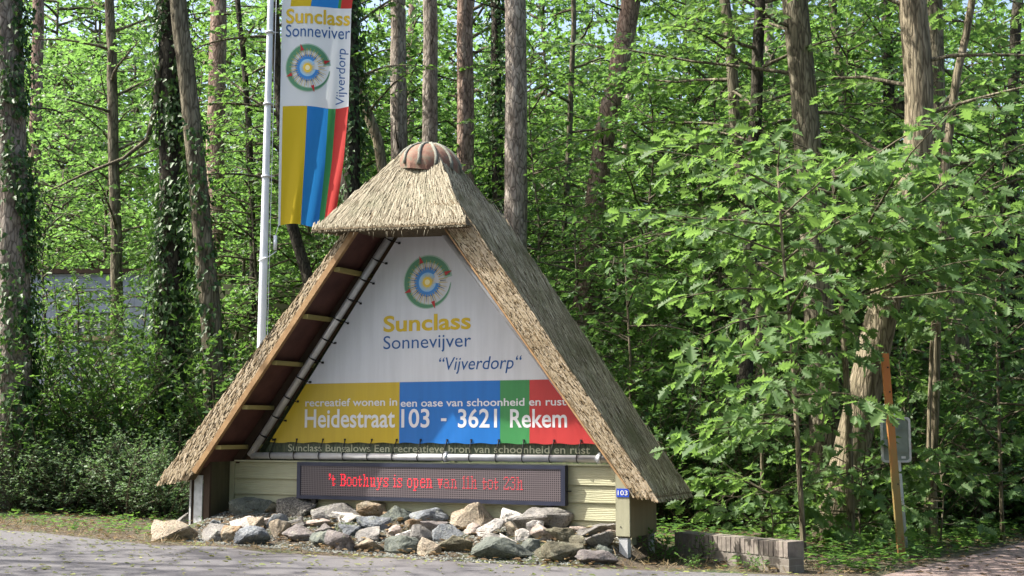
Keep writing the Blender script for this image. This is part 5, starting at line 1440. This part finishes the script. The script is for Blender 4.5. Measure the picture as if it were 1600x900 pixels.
# ------------------------------------------------------------------ shrubs
def shrub_meshes(seed, H, R, stems, leaf, kind, mat, gap, sl, el=(35, 80), sub=.16):
    g = Grow(seed, leaf, gap, sub, sl, .05, .5); r = g.r
    for i in range(stems):
        a = r.uniform(0, 6.28); e = math.radians(r.uniform(*el)); L = min(H / max(.3, math.sin(e)), R / max(.15, math.cos(e))) * r.uniform(.65, 1.05)
        g.limb(Vector((r.gauss(0, R * .18), r.gauss(0, R * .18), -.03)), a, e, L, .006 + .004 * L, start=.15, sag=.10, wig=.1)
    return [('stems', g.wood.mesh('stems', M['twig'])), ('foliage', g.leaves('foliage', kind, M[mat]))]
shr = [shrub_meshes(61, 2.4, 1.3, 46, .085, 'ovate', 'leaf_dark', .045, .42), shrub_meshes(62, 3.0, 1.4, 46, .10, 'ovate', 'leaf_mid', .055, .5),
       shrub_meshes(63, 1.7, 1.2, 44, .075, 'maple', 'leaf_dark', .042, .40), shrub_meshes(64, 2.2, 1.3, 44, .095, 'maple', 'leaf_mid', .05, .45),
       shrub_meshes(65, .95, .78, 64, .042, 'ovate', 'leaf_spirea', .024, .24, (25, 88), .08)]
SH = [ # px, depth, proto, scale, name, label
 (15, 17.6, 0, 1.05, 'dark glossy shrub at the foot of the ivy pine'),
 (95, 18.6, 1, 1.05, 'tall pale leaved shrub before the blue wall under its window'),
 (165, 18.2, 0, 1.1, 'dark shrub below the window of the blue building'),
 (235, 18.8, 1, 1.0, 'tall shrub at the corner of the blue building'),
 (300, 18.6, 0, 1.2, 'dark dense shrub between the ivy trunks and the thatch'),
 (355, 18.2, 2, 1.25, 'dark shrub directly behind the lower left thatch edge'),
 (400, 20, 3, 1.0, 'shrub behind the flagpole foot'),
 (-40, 18.4, 2, 1.3, 'dark shrub cut off by the left border'),
 (905, 17.8, 3, 1.0, 'shrub just behind the lower right thatch slope'),
 (985, 18.0, 0, 1.15, 'dark shrub right of the thatch tip'),
 (1060, 17.0, 2, 1.1, 'dark low shrub behind the brick wall'),
 (1120, 17.5, 0, 1.2, 'dark shrub behind the low oak shoot'),
 (1205, 16.8, 2, 1.0, 'dark low shrub behind the thin oak sapling'),
 (1400, 17.2, 0, 1.1, 'dark shrub behind the small road sign'),
 (1460, 18.2, 2, 1.3, 'dark shrub between road sign and pale grey trunk'),
 (1550, 19.0, 0, 1.2, 'dark shrub right of the pale grey trunk'),
 (1620, 18.6, 3, 1.2, 'shrub at the right border above the lane'),
]
for px, d_, pi, sc, lab in SH:
    x = (px - 800) / F_PX * d_
    plant(pi, shr, 'shrub', 'shrub', lab, x, d_, rp.uniform(0, 6.28), sc)
for i, (px, d_, sc, lab) in enumerate([(40, 17.0, .95, 'low fine leaved bush by the verge near the left border'), (110, 16.9, 1.05, 'low fine leaved bush, second from the left border'), (175, 17.0, 1.0, 'low fine leaved bush below the blue building'),
        (228, 16.6, 1.1, 'low fine leaved bush with pale tips left of the thatch end'), (275, 16.5, .95, 'low fine leaved bush touching the left thatch end'), (-25, 17.2, 1.0, 'low fine leaved bush cut by the left border'), (140, 17.7, 1.15, 'fine leaved bush in the second row below the window'), (250, 17.5, 1.2, 'fine leaved bush in the second row behind the thatch end')]):
    x = (px - 800) / F_PX * d_
    plant(4, shr, 'low_bush', 'bush', lab, x, d_, rp.uniform(0, 6.28), sc)

# ------------------------------------------------------------------ ground cover, weeds, fallen leaves
def ground_leaves(name, pts, size, kind, mat, seed, up=.0, flat=True):
    r = np.random.default_rng(seed); n = len(pts)
    a = r.uniform(0, 6.28, n)
    D = np.stack([np.cos(a), np.sin(a), r.normal(.05 if flat else .8, .12 if flat else .4, n)], 1)
    N = r.normal(0, .16 if flat else .5, (n, 3)) + np.array([0, 0, 1])
    P = np.array(pts); P[:, 2] += up
    o = link(name, leaf_mesh(name, P, D, N, size * r.uniform(.45, 1.3, n), kind, mat)); o['kind'] = 'stuff'; return o
r3 = np.random.default_rng(12)
lit, grn, cov, strw, wl = [], [], [], [], []
while len(lit) < 5200:
    x, y = r3.uniform(-8.5, 7.5), r3.uniform(11.5, 18.5)
    if y < edge_y(x): continue
    u_, n_ = loc_un(x, y)
    if -2.6 < u_ < 2.3 and -1.3 < n_ < .3: continue
    lit.append((x, y, ground_z(x, y) + .012 + abs(r3.normal(0, .012))))
while len(grn) < 1500:
    x, y = r3.uniform(-8, 6), r3.uniform(9.5, 18)
    e = edge_y(x)
    if y > e + .05 or r3.random() > .25 + .75 * math.exp(-(e - y) / 1.2): continue
    grn.append((x, y, ground_plane(x, y) + .020))
for _ in range(500):
    u_, n_ = r3.uniform(-2.5, 2.2), r3.uniform(-1.25, -.2); q = S0 + SU * u_ + SN * n_
    lit.append((q[0], q[1], ground_z(q[0], q[1]) + .02 + abs(r3.normal(0, .02))))
ground_leaves('leaf_litter', lit, .075, 'ovate', M['dead_leaf'], 1)
ground_leaves('fallen_leaves', grn, .055, 'ovate', M['green_litter'], 2)
while len(strw) < 1500:
    x, y = r3.uniform(-9, 4.5), r3.uniform(11.5, 18)
    e = edge_y(x)
    if not (e - .1 < y < e + 1.1): continue
    u_, n_ = loc_un(x, y)
    if -2.6 < u_ < 2.2 and -1.4 < n_: continue
    strw.append((x, y, ground_z(x, y) + .01))
ground_leaves('dry_grass', strw, .09, 'needle', M['straw'], 3, flat=False)
vg = []
while len(vg) < 2600:
    x, y = r3.uniform(-9, -3.3), r3.uniform(13.5, 19)
    e = edge_y(x)
    if y < e + .15 + .55 * r3.random(): continue
    if mnoise.noise(Vector((x * 1.6, y * 1.6, 2))) < -.05: continue
    vg.append((x, y, ground_z(x, y) + abs(r3.normal(.02, .05))))
ground_leaves('verge_weeds', vg, .06, 'ivy', M['leaf_mid'], 7, flat=True)
# ivy-like ground cover along the lane and behind the brick wall
while len(cov) < 9000:
    x, y = r3.uniform(1.6, 9.5), r3.uniform(11.6, 22)
    e = edge_y(x)
    if y < e + .12: continue
    # keep off the lane
    rel = np.array([x, y]) - pl[0][:2]
    if rel @ side > -.15 and y < 30: continue
    wx_ = np.array([x, y]) - wa[:2]; wd_ = wdir / WL
    if -.05 < wx_ @ wd_ < WL and -.5 < (wx_[0] * -wd_[1] + wx_[1] * wd_[0]) < .9 and r3.random() < .8: continue
    if x < 3.0 and r3.random() < .4: continue
    cov.append((x, y, ground_z(x, y) + abs(r3.normal(.05, .09))))
ground_leaves('ground_cover', cov, .085, 'ivy', M['leaf_mid'], 5, flat=True)
wp = [shrub_meshes(71, .30, .16, 9, .045, 'ovate', 'leaf_bright', .03, .10, (50, 85), .05)]
for px, py, sc, lab in ((1037, 877, .9, 'small weed at the foot of the right corner box'), (1004, 868, .8, 'tiny weed right behind the right steel foot'), (1108, 878, .8, 'leafy weed in front of the shaded brick wall'), (1085, 888, .5, 'tiny seedling at the asphalt edge before the brick wall'), (1180, 893, .5, 'tiny weed at the sunlit end of the brick wall')):
    P = on_ground(px, py, ground_plane)
    plant(0, wp, 'weed', 'weed', lab, P[0], P[1], rp.uniform(0, 6), sc)

# ------------------------------------------------------------------ trees beside the road whose crowns dapple the asphalt
for i, (x, y, zt, n_) in enumerate(((-9.5, 8.4, 12, 26), (-12.2, 11.0, 14, 24), (-15.5, 9.6, 15, 16))):
    g = Grow(300 + i, .14, .09, .3, .9)
    Q = [Vector((0, 0, -.2)), Vector((.1, 0, 3)), Vector((0, .1, 7)), Vector((.1, 0, zt))]
    t = thing('roadside_tree', ('tall roadside tree left of the picture closest to the viewpoint', 'tall roadside tree left of the picture, second from the viewpoint', 'tall roadside tree left of the picture farthest along the road')[i], 'tree', (x, y, ground_z(x, y)))
    k = MB(); k.tube(Q, [.2, .16, .12, .03], 10); k.build('trunk', M['bark_grey'], t)
    for j in range(n_): 
        z = 5 + (zt - 5) * (j + g.r.random()) / n_
        g.limb(Vector((.05, 0, z)), j * 2.4, g.r.uniform(.0, .5), g.r.uniform(1.4, 3.2), .03, start=.3)
    link('limbs', g.wood.mesh('limbs', M['bark_grey']), t); link('crown', g.leaves('crown', 'maple', M['leaf_mid']), t)

# ------------------------------------------------------------------ the wood goes on across the road, behind the viewpoint
for i, (x, y) in enumerate([(k_, -4.5 + 1.5 * math.sin(k_ * 1.7)) for k_ in range(-24, 22, 5) if abs(k_) > 10] + [(k_ + 2, -10 + 1.5 * math.sin(k_ * 1.7)) for k_ in range(-26, 24, 5)] + [(k_ + 2.5, -17 + 2 * math.sin(k_ * 2.3)) for k_ in range(-30, 28, 6)] + [(13, 1), (17, 8), (20, -2)]):
    o = plant(i % 3, far_protos, 'woodland_tree', 'tree', None, x, y, rp.uniform(0, 6.28), rp.uniform(.8, 1.05))
    o['label'] = 'tall leafy tree across the road behind the viewpoint'; o['group'] = 'trees across the road'
